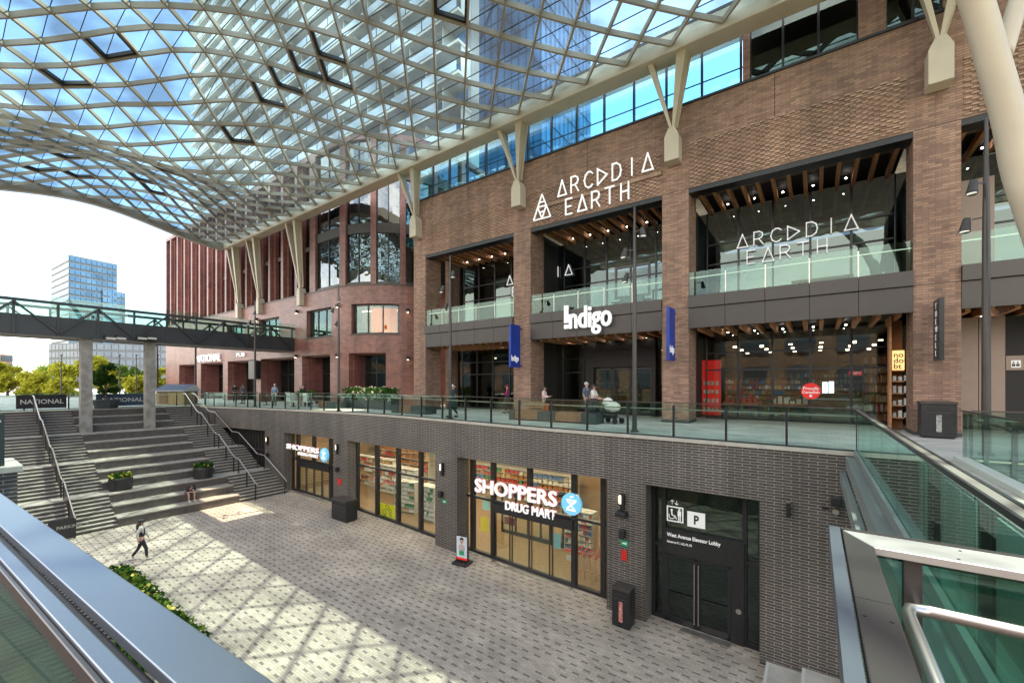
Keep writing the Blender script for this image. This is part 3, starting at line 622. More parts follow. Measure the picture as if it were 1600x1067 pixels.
# stair rails
def stair_rail(label, y, k, infill, xin=0):
    t = thing('stair_handrail', label, 'handrail', (FX[k]-1, y if not callable(y) else y(FX[k]), FZ[k]), 'handrails on the stairs')
    yy = (lambda x: y) if not callable(y) else y
    xa, xb_ = FX[k]+.25, FX[k]-2.15; za, zb_ = FZ[k]+.12, FZ[k+1]
    P = []
    for (x, z) in ((xa+.3, za+.85), (xa, za+.92), (xb_, zb_+.95), (xb_-.45, zb_+.95)): P.append((x, yy(x), z))
    MB().tube(P, .032).build('handrail', M['steel'], t)
    for x, z in ((xa, za), ((xa+xb_)/2, (za+zb_)/2), (xb_, zb_)): MB().box(x-.035, x+.035, yy(x)-.03, yy(x)+.03, z-.2, z+.88).build('post', M['black'], t)
    if infill: MB().hexa([(xa, yy(xa)-.01, za+.12), (xb_, yy(xb_)-.01, zb_+.12), (xb_, yy(xb_)+.01, zb_+.12), (xa, yy(xa)+.01, za+.12), (xa, yy(xa)-.01, za+.82), (xb_, yy(xb_)-.01, zb_+.85), (xb_, yy(xb_)+.01, zb_+.85), (xa, yy(xa)+.01, za+.82)]).build('infill_panel', M['capdark'], t)
nm4 = ('lowest', 'second', 'third', 'topmost')
for k in range(4):
    stair_rail('%s flight of the left handrail with dark infill panels' % nm4[k], 4.3, k, True)
    stair_rail('%s flight of the free standing rail on the right hand stairs' % nm4[k], 12.25, k, False)
t = thing('wall_handrail', 'long steel handrail stepping down along the wall of the right hand stairs', 'handrail', (-34, 13.2, -3))
P = []
for k in range(4): P += [(FX[k]+.25, W(FX[k])-.3, FZ[k]+1.0), (FX[k]-2.15, W(FX[k]-2)-.3, FZ[k+1]+.95)]
P = [(P[0][0]+.25, P[0][1], P[0][2]-.15)]+P; P.append((P[-1][0]-.6, P[-1][1], P[-1][2]))
MB().tube(P, .032).build('handrail', M['steel'], t)
for q in P[1:]: MB().box(q[0]-.03, q[0]+.03, q[1]-.02, q[1]+.02, q[2]-1.0, q[2]-.04).build('post', M['black'], t)
t = thing('stair_handrail', 'short steel rail beside the brick pier at the left edge of the stairs', 'handrail', (-28, 1.3, -5))
MB().tube([(-28.2, 1.35, -4.6), (-28.8, 1.35, -4.5), (-33, 1.35, -1.9)], .035).build('handrail', M['steel'], t); MB().box(-28.85, -28.75, 1.3, 1.4, -5.6, -4.52).build('post', M['black'], t)
t = thing('notice_board', 'black board with pale lettering on the lowest left stair rail', 'sign', (-28.2, 3.6, -5.2))
a = atX(75, 806, -28.15); b = atX(119, 838, -28.15)
MB().box(-28.2, -28.12, a.y, b.y, -5.45, -4.5).build('board', M['black'], t)
text('lettering', 'PARKING  >', .2, M['stone'], t, (-28.115, a.y+.25, -4.95), (0, 1, 0), ext=.004)
def planter(label, x, y, z, flowers, grp='round black planters on the stairs'):
    t = thing('planter', label, 'planter', (0, 0, 0), grp, local=True)
    MB().tube([(0, 0, 0), (0, 0, .02), (0, 0, .62), (0, 0, .68)], [.44, .5, .52, .5], 20).build('pot', M['black'], t, smooth=False)
    lf = MB(); fw = MB()
    for i in range(330):
        a = random.random()*6.28; r = .5*math.sqrt(random.random()); h = .66+random.random()*(.32-.2*r); s = .05
        c = Vector((r*math.cos(a), r*math.sin(a), h)); u = Vector((random.gauss(0, 1), random.gauss(0, 1), random.gauss(0, 1))).normalized()*s; v = u.orthogonal().normalized()*s
        (fw if i < flowers else lf).quad(c-u-v, c+u-v, c+u+v, c-u+v)
    lf.build('foliage', M['leafd'], t)
    if flowers: fw.build('flowers', mat('yellow_flower', (.55, .5, .08), .6), t)['kind'] = 'stuff'
    return place(t, (x, y, z))
def leafmat(n, c, tr=.35):
    m = bpy.data.materials.new(n); m.use_nodes = True; t = m.node_tree; t.nodes.clear(); N = t.nodes.new; K = t.links.new
    o = N('ShaderNodeOutputMaterial'); d = N('ShaderNodeBsdfDiffuse'); l = N('ShaderNodeBsdfTranslucent'); mx = N('ShaderNodeMixShader'); mx.inputs[0].default_value = tr
    ge = N('ShaderNodeNewGeometry'); wn = N('ShaderNodeMapRange'); wn.inputs[3].default_value = .55; wn.inputs[4].default_value = 1.5; K(ge.outputs['Random Per Island'], wn.inputs[0])
    v = N('ShaderNodeVectorMath'); v.operation = 'SCALE'; v.inputs[0].default_value = c; K(wn.outputs[0], v.inputs['Scale']); K(v.outputs[0], d.inputs[0]); K(v.outputs[0], l.inputs[0])
    K(d.outputs[0], mx.inputs[1]); K(l.outputs[0], mx.inputs[2]); K(mx.outputs[0], o.inputs[0]); return m
M['leafd'] = leafmat('planter_leaf', (.045, .10, .022))
M['leafy'] = leafmat('spring_leaf', (.40, .40, .045), .5)
M['leafg'] = leafmat('mid_green_leaf', (.15, .24, .04), .45)
M['bark'] = mat('bark', (.10, .075, .055), .9, var=.3)
planter('left round black planter with yellow flowers on the lowest landing', -31.25, 6.55, FZ[1], 90)
planter('right round black planter with low green plants on the lowest landing', -31.0, 10.35, FZ[1], 8)
# ------------------------------------------------------------------ brown brick building (right)
Y0 = 19.5; CX = [-21.5, -13.24, -5.05, 3.25, 11.5]; HW = .565
bb = thing('brown_brick_building', 'long brown brick building with deep open bays, black fascia and textured brick bands', 'building', (-6, Y0, 0))
for i, X in enumerate(CX):
    c = MB(); c.box(X-HW, X+HW, Y0, Y0+1.4, 0, 10.2)
    c.build('column', M['brick'], bb); MB().box(X-HW-.02, X+HW+.02, Y0-.02, Y0+1.42, .0, .12).build('column_base', M['dconc'], bb)
wl = MB(); wl.box(CX[0]-HW, 14, Y0, Y0+1.3, 10.2, 13.85); wl.box(1.25, 2.0, Y0, Y0+1.3, 13.85, 20); wl.box(1.25, 14, Y0+.002, Y0+1.3, 18.0, 22); wl.box(3.4, 14, Y0, Y0+1.3, 13.85, 18)
wl.box(-2.4, 1.25, Y0+.001, Y0+1.3, 17.4, 22); wl.box(-2.4, -2.15, Y0+.001, Y0+1.3, 13.85, 17.4)
wl.build('upper_brick_wall', M['brick'], bb)
MB().box(-2.0, 14, Y0+4, Y0+16, 13.9, 30).build('upper_storeys', M['brick'], bb)
MB().box(CX[0]-HW, 14, Y0+1.4, Y0+22, 13.4, 13.8).build('roof_deck', M['conc'], bb)
j = MB()
for X, z0, z1 in ((-9.3, 12.1, 13.85), (-1.3, 12.1, 13.85), (-17.2, 12.1, 13.85)): j.box(X-.012, X+.012, Y0-.003, Y0+.01, z0, z1)
for i in range(4): j.box(CX[i]-HW, CX[i]+HW, Y0-.003, Y0+.01, 10.19, 10.215); j.box(CX[i]-HW, CX[i]+HW, Y0-.003, Y0+.01, 4.99, 5.01)
j.box(CX[0]-HW, 14, Y0-.06, Y0+.3, 13.86, 13.95)
j.build('joint_trim', M['black'], bb)
for i in range(4):
    xa, xb_ = CX[i]+HW, CX[i+1]-HW
    # projecting header bricks
    q = MB(); rows = 21
    for r_i in range(rows):
        z = 10.27+r_i*.09; k = 0
        x = xa+.06+(.16 if r_i % 2 else 0)
        while x < xb_-.2: q.box(x, x+.17, Y0-.038, Y0+.01, z, z+.066); x += .33
    q.build('relief_brickwork', M['brick_relief'], bb)
    # fascia slab with panel joints
    f = MB(); n = 5
    for s_i in range(n):
        a = xa+(xb_-xa)*s_i/n; b = xa+(xb_-xa)*(s_i+1)/n; f.box(a+.008, b-.008, Y0-.02, Y0+.1, 4.12, 4.98); f.box(a+.008, b-.008, Y0-.12, Y0+.1, 5.0, 5.5)
    f.build('fascia_panels', M['dmetal'], bb)
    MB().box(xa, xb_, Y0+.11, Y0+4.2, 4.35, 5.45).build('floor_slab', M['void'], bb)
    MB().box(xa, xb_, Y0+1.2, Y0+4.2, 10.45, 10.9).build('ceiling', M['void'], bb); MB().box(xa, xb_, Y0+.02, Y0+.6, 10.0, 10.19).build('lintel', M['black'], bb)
    for z_, nm_ in ((10.28, 'upper'), (4.2, 'lower')):
        s = MB(); ns = 13
        for k in range(ns):
            x = xa+(xb_-xa)*(k+.5)/ns; s.box(x-.065, x+.065, Y0+.62, Y0+3.75, z_-.13, z_+.13)
        s.build('ceiling_slats', M['wood'], bb)
        for k in range(5):
            x = xa+(xb_-xa)*(k*2+2)/ns; MB().cyl((x, Y0+2.9), .035, z_-.06, z_-.03, 10).build('downlight', M['dl'], bb)
    # side wall of the bay
    # guard
    gd = MB(); n = 5
    for s_i in range(n):
        a = xa+(xb_-xa)*s_i/n; b = xa+(xb_-xa)*(s_i+1)/n; gd.box(a+.02, b-.02, Y0+.05, Y0+.062, 5.5, 6.55)
    gd.build('guard_glass', M['glassg'], bb)
    rl = MB(); rl.box(xa, xb_, Y0+.16, Y0+.2, 6.3, 6.34)
    for s_i in range(1, n): a = xa+(xb_-xa)*s_i/n; rl.box(a-.02, a+.02, Y0+.08, Y0+.14, 5.5, 6.45)
    rl.build('guard_rail', M['steel'], bb)
    # upper glazing, storefront
    for z0, z1, nmm, yb_ in ((5.45, 10.3, 'upper_window', Y0+3.8), (0, 4.3, 'shop_window', Y0+3.6)):
        f = MB(); n = 5
        for s_i in range(n+1): x = xa+(xb_-xa)*s_i/n; f.box(max(xa, x-.045), min(xb_, x+.045), yb_-.06, yb_+.08, z0, z1)
        f.box(xa, xb_, yb_-.05, yb_+.07, z0, z0+.1); f.box(xa, xb_, yb_-.05, yb_+.07, z0+(2.35 if z0 == 0 else 2.2), z0+(2.43 if z0 == 0 else 2.27))
        f.box(xa, xb_, yb_-.05, yb_+.07, z0+3.2, z0+3.26)
        f = f.build(nmm, M['black'], bb)
        MB().box(CX[i]+.15, CX[i+1]-.15, yb_, yb_+.01, z0+.1, z1, ).build('pane', M['darkglass'] if z0 > 1 or i == 0 else M['storeglass'], f)
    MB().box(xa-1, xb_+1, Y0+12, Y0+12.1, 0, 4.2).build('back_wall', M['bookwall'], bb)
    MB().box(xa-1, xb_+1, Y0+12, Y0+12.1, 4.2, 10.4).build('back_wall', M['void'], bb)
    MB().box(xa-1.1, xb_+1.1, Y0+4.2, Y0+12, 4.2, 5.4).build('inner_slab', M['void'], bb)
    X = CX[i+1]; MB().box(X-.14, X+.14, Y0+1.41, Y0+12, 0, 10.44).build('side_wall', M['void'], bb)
MB().box(CX[0]-HW+.9, 14, Y0+4.2, Y0+12, .012, .016).build('shop_floor', M['floorwood'], bb)
MB().box(CX[0]-HW, CX[0]-.2, Y0+3, Y0+21, 0, 13.4).build('end_wall', M['brick'], bb)
# terrace glass screen
sg = thing('terrace_glass_screen', 'blue green glass screen with dark mullions standing on the brown brick parapet', 'glass screen', (-12, Y0+.3, 13.9))
x = -22.0; fr = MB()
while x < -2.3:
    fr.box(x-.04, x+.04, Y0+.2, Y0+.36, 13.95, 17.6); MB().box(x+.04, min(x+1.46, -2.45), Y0+.27, Y0+.285, 14.0, 17.5).build('pane', M['terrglass'], sg); x += 1.5
fr.box(-22.04, -2.4, Y0+.2, Y0+.36, 17.5, 17.62); fr.build('mullions', M['black'], sg)
MB().box(-22.04, -2.4, Y0+.361, Y0+2.6, 17.5, 17.75).build('sun_block_slab', M['dmetal'], sg)  # added slab, blocks the sun that would slip in under the canopy beam
MB().box(-22, -2.4, Y0+.6, Y0+.64, 14.95, 14.99).build('rail', M['black'], sg)
def brick_window(label_parent, x0, x1, z0, z1, y, divs, mm='darkglass'):
    f = MB()
    for d in divs: x = x0+(x1-x0)*d; f.box(max(x0, x-.04), min(x1, x+.04), y+.12, y+.25, z0, z1)
    f.box(x0, x1, y+.1, y+.26, z0, z0+.08); f.box(x0, x1, y+.1, y+.26, z1-.08, z1); f.box(x0, x1, y-.02, y+.12, z0-.03, z0+.0)
    f = f.build('window', M['black'], label_parent); MB().box(x0, x1, y+.17, y+.18, z0, z1).build('pane', M[mm], f)
    MB().box(x0, x1, y+.9, y+1.0, z0, z1).build('dark_backing', M['void'], f)  # near-black sheet closing off the space behind the pane
brick_window(bb, -2.15, 1.25, 13.9, 17.4, Y0, (0, .33, .66, 1)); brick_window(bb, 2.0, 3.4, 14.0, 18.0, Y0, (0, .5, 1))
# right hand recess panel
pn = MB(); yb_ = Y0+2.6; pn.box(3.9, 4.75, yb_, yb_+.2, 0, 4.1); pn.box(4.77, 5.4, yb_, yb_+.2, 0, 4.1); pn.box(4.2, 5.1, yb_-.2, yb_, 5.6, 9.0); pn.build('tan_wall_panel', M['tan'], bb)
MB().box(5.42, 7.8, yb_+.1, yb_+.3, 0, 4.1).build('door_recess', M['void'], bb)
sgn = flat('restroom_sign', 'small black sign with pale pictograms on the dark recess at the far right', 'sign', (1572, 556, 1600, 578), yb_+.05, M['tan'])
a = atY(1580, 563, yb_+.03); b = atY(1595, 574, yb_+.03)
q = MB(); q.box(a.x, b.x, yb_+.03, yb_+.045, b.z, a.z); q.build('pictogram_plate', M['white'], sgn)
q = MB()
for u in (.25, .7): xx = a.x+(b.x-a.x)*u; q.box(xx-.04, xx+.04, yb_+.02, yb_+.028, b.z+.04, a.z-.12); q.box(xx-.02, xx+.02, yb_+.02, yb_+.028, a.z-.1, a.z-.05)
q.build('pictogram', M['black'], sgn)
# ARCADIA EARTH signs
def arcadia(label, x0, x1, y, zA, h, wd_ratio=.66, emblem=None, th=.06, m='lwhite', second=2.0, drop=1.35):
    t = thing('attraction_sign', label, 'sign', ((x0+x1)/2, y, zA))
    adv = (x1-x0)/7; q = MB(); strokes(q, 'ARC>DIA', x0, y, zA, adv*wd_ratio, h, adv, th, .07); q.build('letters', M[m], t)
    q = MB(); strokes(q, 'EARTH', x0+adv*.55, y, zA-h*drop, adv*wd_ratio, h, adv*1.0, th); q.build('letters', M[m], t)
    return t
ys = Y0-.16
a = atY(872, 306, ys); b = atY(1024, 248, ys)
x0, x1 = a.x, b.x+.15; h = .78
zA = atY(872, 306, ys).z; zA2 = atY(1003, 271, ys).z
sg1 = arcadia('white letter sign with triangle emblem on the textured brick above the middle bay', x0, x1, ys, (zA+zA2)/2, h)
MB().box(x0-1.0, x1+.1, Y0-.1, Y0-.03, (zA+zA2)/2-.32, (zA+zA2)/2-.15).build('raceway', M['brick_relief'], sg1)
e = MB(); ex = atY(847, 0, ys).x; ez0 = atY(831, 346, ys).z; ez1 = atY(846, 304, ys).z; ww = .85
zz = lambda u, v: Vector((ex+(u-.5)*ww*1.25, ys, ez0+(ez1-ez0)*v))
for p_, q_ in (((0, 0), (.5, 1)), ((.5, 1), (1, 0)), ((1, 0), (0, 0)), ((.25, .5), (.75, .5)), ((.34, .68), (.66, .68)), ((.25, .5), (.5, 0)), ((.75, .5), (.5, 0)), ((.34, .28), (.66, .28))): e.bar(zz(*p_), zz(*q_), .07, .055)
e.build('triangle_emblem', M['lwhite'], sg1)
yi = Y0+3.66
a = atY(1152, 378, yi); b = atY(1352, 352, yi); zA = atY(1152, 380, yi).z; zB = atY(1340, 345, yi).z
arcadia('white letter sign on dark glass deep inside the wide right bay', a.x, b.x, yi, zA-.25, .62, th=.04, m='dwhite')
a = atY(792, 446, yi); b = atY(893, 428, yi)
arcadia('white letter sign on dark upper glass partly hidden by a column', a.x, b.x+.3, yi, (a.z+b.z)/2, .60, th=.04, m='dwhite')
# Indigo sign
yi = Y0-.24; a = atY(882, 516, yi); b = atY(955, 512, yi)
t = thing('bookshop_sign', 'large white bookshop name standing on the black fascia over the entrance', 'sign', ((a.x+b.x)/2, yi, a.z))
x0, x1 = a.x, b.x; zb_ = 4.52; h = 1.12; u = (x1-x0)
textfit('letters', 'ndigo', M['lwhite'], t, (x0+u*.12, yi, zb_), (x1, yi, zb_), h*1.0, ext=.05, bold=.026)
q = MB(); q.box(x0, x0+u*.085, yi-.05, yi+.05, zb_+.30, zb_+h*1.05); q.box(x0, x0+u*.085, yi-.05, yi+.05, zb_-.0, zb_+.2); q.build('letters', M['lwhite'], t)
# blade banners
def banner(label, X, y1, y2, z0, z1, side):
    t = thing('blade_banner', label, 'banner', (X, (y1+y2)/2, z0), 'blue banners on the brick columns')
    MB().box(X-.07, X+.07, y1, y2, z0, z1).build('banner_box', M['navy'], t, bevel=.01)
    text('letters', 'Indigo', .42, M['white'], t, (X+.075, y1+.03, z0+.35), (0, 1, 0), ext=.004, off=.012, sx=(y2-y1-.06)/1.25)
    b_ = MB()
    for z in (z0+.1, z1-.15): b_.tube([(X, y2, z), (X, Y0+.02, z)], .04, 8)
    b_.build('bracket', M['black'], t)
banner('blue bookshop banner on the second brick column, left of the entrance', CX[1]-.0, 18.35, 19.25, 2.6, 4.9, 1)
banner('blue bookshop banner on the third brick column, right of the entrance', CX[2]-.0, 18.35, 19.25, 2.7, 4.95, 1)
t = thing('blade_sign', 'narrow black vertical sign with pale characters on the rightmost brick column', 'sign', (CX[3], 18.8, 2.4))
X = CX[3]-.05; MB().box(X-.06, X+.06, 18.5, 19.35, 2.45, 4.4).build('sign_box', M['black'], t, bevel=.01)
for k, ch in enumerate('THEWELL'): text('letters', ch, .26, M['white'], t, (X-.065, 19.02, 4.1-k*.25), (0, -1, 0), ext=.004, off=.004)
# bookshop interior in bays 2..4
shopred = M['red']
yb_ = Y0+3.6
rf = MB(); a = atY(1097, 563, yb_+.9); b = atY(1126, 628, yb_+.9)
t = thing('red_display_wall', 'bright red book display panel at the left of the wide shop window', 'display', (a.x, yb_+1, 0)); MB().box(a.x, b.x, yb_+.9, yb_+1.0, .1, a.z).build('panel', M['red'], t)
q = MB()
for r_i in range(4):
    for c_i in range(4): xx = a.x+.08+(b.x-a.x-.1)*c_i/4; zz_ = .3+r_i*.45; q.box(xx, xx+.13, yb_+.8, yb_+.9, zz_, zz_+.2)
o = q.build('stock', prodm[0], t)
book_labels = ['long bookshelf behind the left half of the wide shop window', 'bookshelf behind the middle of the wide shop window', 'bookshelf deep inside behind the right half of the wide shop window', 'bookshelf behind the glass between the two left columns', 'bookshelf behind the windows left of the shop door', 'warm lit shelf niche beside the rightmost brick column']
for lb, x, y, wd, h in zip(book_labels, (-2.2, .3, .2, -18.0, -10.6, 2.2), (25.0, 26.5, 29.5, 26.5, 26.8, 24.2), (3.4, 2.6, 4.4, 4.5, 3.2, 1.0), (2.0, 1.6, 2.4, 2.2, 2.0, 3.0)):
    shelf_unit(lb, x, y, .01, wd, .25, h, 7, 24, sm=M['bench'], run=.8, mats=(0, 1, 2, 2, 4, 5, 5, 2))
for lb, x, wd in (('low table of boxed goods at the left of the wide shop window', -3.0, 1.6), ('low table of boxed goods in the middle of the wide shop window', -1.0, 1.6), ('low table of boxed goods inside the window left of the door', -10.7, 1.8)):
    t = thing('display_table', lb, 'table', (x, 23.9, 0)); MB().box(x-wd/2, x+wd/2, 23.6, 24.2, .72, .78).build('table_top', M['wood'], t)
    for sx_ in (-1, 1):
        for sy_ in (-1, 1): MB().box(x+sx_*(wd/2-.06)-.03, x+sx_*(wd/2-.06)+.03, 23.9+sy_*.25-.03, 23.9+sy_*.25+.03, .01, .72).build('leg', M['black'], t)
    q = MB()
    for k in range(6): q.box(x-wd/2+.1+k*wd/6.5, x-wd/2+.28+k*wd/6.5, 23.75, 24.0, .78, .78+random.uniform(.12, .4))
    o = q.build('stock', random.choice(prodm[:2]), t); o['kind'] = 'stuff'
li = thing('pendant_lights', 'rows of warm track lights inside the bookshop ceiling', 'ceiling lights', (-3, 26, 4.0))
for X in [-19, -16.5, -11.5, -9, -7, -3.4, -2.2, -1, .2, 1.4, 2.3]:
    for Y in (24.5, 27, 29.5): MB().box(X-.05, X+.10, Y-.05, Y+.05, 3.56+random.uniform(-.05, .05), 3.64).build('tube_light', M['ceil2'], li)
st_ = thing('entrance_portal', 'black bookshop entrance portal with glass doors beneath the white sign', 'entrance', (-8, 22.9, 0))
a = atY(917, 0, yb_-.3).x; b = atY(1026, 0, yb_-.3).x
pm = MB(); pm.box(a, b, yb_-.5, yb_-.1, 2.65, 4.2); pm.box(a, a+.5, yb_-.5, yb_-.1, 0, 2.65); pm.box(b-.25, b, yb_-.5, yb_-.1, 0, 2.65); pm.build('portal_frame', M['void'], st_)
for k in range(3):
    u = a+.5+(b-a-.75)*k/3; v = a+.5+(b-a-.75)*(k+1)/3; d = MB()
    for q_ in ((u+.02, u+.09, .02, 2.6), (v-.09, v-.02, .02, 2.6), (u, v, .02, .15), (u, v, 2.5, 2.6)): d.box(q_[0], q_[1], yb_-.3, yb_-.25, q_[2], q_[3])
    d = d.build('door', M['black'], st_); MB().box(u+.09, v-.09, yb_-.285, yb_-.275, .15, 2.5).build('glass', M['storeglass'], d)
def flatat(name, label, cat, px, y, m): return flat(name, label, cat, px, y, m)
nch = thing('display_niche', 'warm lit display niche with a backlit poster, just left of the rightmost brick column', 'display', (2.4, 21.1, 0))
na = atY(1393, 640, 21.05); nb = atY(1417.5, 547, 21.05); nx1 = min(nb.x, 2.66)
MB().box(na.x, nx1, 21.5, 21.55, 0, 4.1).build('back_panel', mat('niche_back', (.30, .13, .045), .7), nch)
q = MB(); q.box(na.x-.06, na.x, 21.0, 21.55, 0, 4.2)
for z in (.45, .9, 1.35, 1.8, 2.2): q.box(na.x, nx1, 21.1, 21.5, z-.02, z+.02)
q.build('shelving', M['wood'], nch)
q = MB()
for z in (.47, .92, 1.37, 1.82):
    for k in range(3): xx = na.x+.05+k*.16; q.box(xx, xx+.1, 21.2, 21.35, z, z+random.uniform(.12, .28))
o = q.build('stock', prodm[0], nch); o['kind'] = 'stuff'
pst = MB().box(na.x+.02, nx1, 21.05, 21.08, nb.z-.72, nb.z).build('poster', mat('warm_poster', (.9, .6, .25), .5, emit=(1, .62, .22), es=.35), nch)
for k, s_ in enumerate(('no', 'dou', 'bt')): text('lettering', s_, .27, M['black'], pst, (na.x+.05, 21.03, nb.z-.25-k*.21), (1, 0, 0), ext=.003, off=.003)
c = atY(1267, 611, yb_-.07); t = thing('window_sticker', 'round red sticker with white words on the wide shop window', 'sticker', c)
MB().tube([(c.x, c.y, c.z), (c.x, c.y-.01, c.z)], .36, 24).build('disc', M['red'], t); text('lettering', 'Proudly', .19, M['white'], t, (c.x, c.y-.02, c.z+.06), (1, 0, 0), ext=.002, align='CENTER', off=.003); text('lettering', 'Canadian', .17, M['white'], t, (c.x, c.y-.02, c.z-.1), (1, 0, 0), ext=.002, align='CENTER', off=.003)
q = MB(); q.box(c.x-.05, c.x+.05, c.y-.02, c.y-.012, c.z-.26, c.z-.16); q.build('leaf_mark', M['white'], t)
o = flat('shop_banner', 'red strip banner with white words hanging inside the wide shop window', 'banner', (1326, 580, 1370, 586), yb_+2.2, M['red']); bb_ = o.bound_box
text('lettering', 'GIFT SHOP', .16, M['white'], o, ((bb_[0][0]+bb_[4][0])/2, yb_+2.18, bb_[0][2]+.04), (1, 0, 0), ext=.002, align='CENTER', off=.003)
for px, lb in (((1285, 597, 1293, 614), 'left of two bright screens inside the wide shop window'), ((1295, 596, 1303, 614), 'right of two bright screens inside the wide shop window')):
    flat('display_screen', lb, 'screen', px, yb_+1.0, mat('screen', (.6, .8, .9), .4, var=.5, vs=6, emit=(.6, .85, 1), es=1.5))
tm = thing('service_counter', 'pale wooden service counter inside the right half of the wide shop window', 'counter', (.8, 25, 0)); MB().box(-.2, 2.2, 25.2, 25.9, .01, .95).build('counter_body', M['bench'], tm); MB().box(-.3, 2.3, 25.1, 26, .95, 1.0).build('counter_top', M['shelf'], tm)
# terrace furniture seen behind the upper guards
for lb, x in (('wooden bench on the balcony of the rightmost wide bay', .2), ('wooden bench on the balcony of the middle bay', -7.6)):
    t = thing('bench', lb, 'bench', (x, 21, 5.45)); s = MB()
    for k in range(4): s.box(x-1, x+1, 20.8+k*.13, 20.9+k*.13, 5.88, 5.92)
    s.build('seat', M['bench'], t)
    for sx_ in (-.8, .8): MB().box(x+sx_-.04, x+sx_+.04, 20.82, 21.3, 5.46, 5.88).build('leg', M['black'], t)
t = thing('picture_frame', 'large grey metal photo frame standing on the middle balcony', 'frame', (-7.2, 20.2, 5.45)); a = atY(961, 425, 20.3); b = atY(1016, 461, 20.3)
q = MB()
for (x0, x1, z0, z1) in ((a.x, b.x, a.z+.1, a.z+.2), (a.x, b.x, b.z, b.z+.1), (a.x, a.x+.1, b.z+.1, a.z+.1), (b.x-.1, b.x, b.z+.1, a.z+.1)): q.box(x0, x1, 20.25, 20.35, z0, z1)
q.build('frame_border', M['dmetal'], t); MB().box(a.x+.3, b.x-.3, 20.2, 20.4, 5.46, b.z).build('stand', M['black'], t)
# ------------------------------------------------------------------ plum brick building with rounded corner (left)
RR = 7.0; XC = -31.5; YR = 19.3
def rp(s):
    if s <= 0: return (XC+s, YR)
    th = s/RR
    if th <= math.pi/2: return (XC+RR*math.sin(th), YR+RR-RR*math.cos(th))
    return (XC+RR, YR+RR+(s-RR*math.pi/2))
SMAX = RR*math.pi/2+10
def rs(x):  # arc parameter for photo column x on this facade
    best = None
    for i in range(0, 2400):
        s = -40+i*.022; p_ = rp(s); px = proj((p_[0], p_[1], 2))[0]
        if best is None or abs(px-x) < best[0]: best = (abs(px-x), s)
        if px > x+1: break
    return best[1]
SL = -39.0
rb = thing('plum_brick_building', 'plum glazed brick building with a rounded corner and tall window slots between fins', 'building', (-45, YR, 0))
go = [(rs(280), rs(305.7)), (rs(314), rs(348.5)), (rs(356), rs(398.5)), (rs(407.6), rs(460)), (rs(472), rs(516)), (rs(545), rs(603)), (RR*math.pi/2+1, RR*math.pi/2+5)]
w2 = [(-5.2-7.3*k, -1.2-7.3*k) for k in (1, 2)]+[(rs(479), rs(518)), (rs(549), rs(624))]
w2.sort()
lw = MB(); s0 = SL
for a, b in go+[(SMAX, SMAX)]: lw.wall(s0, a, 0, .5, 0, 4.1, rp, .6); s0 = b
lw.wall(SL, SMAX, 0, .5, 4.1, 5.6, rp, .6); s0 = SL
for a, b in w2+[(SMAX, SMAX)]: lw.wall(s0, a, 0, .5, 5.6, 7.9, rp, .6); s0 = b
lw.wall(SL, SMAX, 0, .5, 7.9, 9.4, rp, .6)
lw.build('lower_brick_wall', M['rbrick'], rb)
tr = MB(); tr.wall(SL, SMAX, -.05, .0, 9.32, 9.42, rp, .6)
for a, b in w2: tr.wall(a-.05, b+.05, -.05, .1, 5.5, 5.6, rp, .6)
tr.build('sill_course', M['dmetal'], rb)
for a, b in go:
    d = 1.9
    q = MB(); q.wall(a-.001, a+.12, .5, d, 0, 4.1, rp, .3); q.wall(b-.12, b+.001, .5, d, 0, 4.1, rp, .3); q.wall(a, b, .5, d, 4.0, 4.1, rp, .6)
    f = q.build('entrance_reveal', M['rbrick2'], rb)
    q = MB(); n = max(2, int((b-a)/1.3))
    for k in range(n+1): s = a+.12+(b-a-.24)*k/n; q.wall(s-.05, s+.05, d-.1, d+.05, 0, 4.0, rp, .5)
    q.wall(a, b, d-.1, d+.05, 2.6, 2.68, rp, .5)
    f = q.build('shop_window', M['black'], rb); MB().wall(a, b, d, d+.01, 0, 4.0, rp, 1).build('pane', M['darkglass'], f)
for i, (a, b) in enumerate(w2):
    q = MB(); n = 3
    for k in range(n+1): s = a+.05+(b-a-.1)*k/n; q.wall(s-.04, s+.04, .3, .42, 5.6, 7.9, rp, .5)
    q.wall(a, b, .28, .42, 5.6, 5.7, rp, .5); q.wall(a, b, .28, .42, 7.8, 7.9, rp, .5)
    f = q.build('window', M['black'], rb); MB().wall(a, b, .36, .37, 5.6, 7.9, rp, .8).build('pane', M['storeglass'], f)
cu = MB(); a, b = w2[-1]
for k in range(16):
    s = a+(b-a)*(.34+.6*k/16); cu.wall(s, s+.16, .8+.1*(k % 2), .86+.1*(k % 2), 5.4, 7.7, rp, .5)
t_ = cu.build('curtain', mat('orange_curtain', (.50, .12, .012), .8, emit=(1, .20, .01), es=.15), rb)  # curtain given its own glow, in place of light from the room
lg = MB()
for k in range(7): p_ = rp(a+(b-a)*k/6); lg.box(p_[0]-.9, p_[0]-.3, p_[1]+1.6, p_[1]+1.7, 7.6, 7.65)
lg.build('ceiling_light', M['ceil2'], rb)
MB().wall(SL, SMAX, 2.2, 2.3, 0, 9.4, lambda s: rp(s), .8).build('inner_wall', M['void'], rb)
MB().wall(SL, SMAX, .5, 2.2, 4.1, 5.3, lambda s: rp(s), .8).build('inner_slab', M['void'], rb)
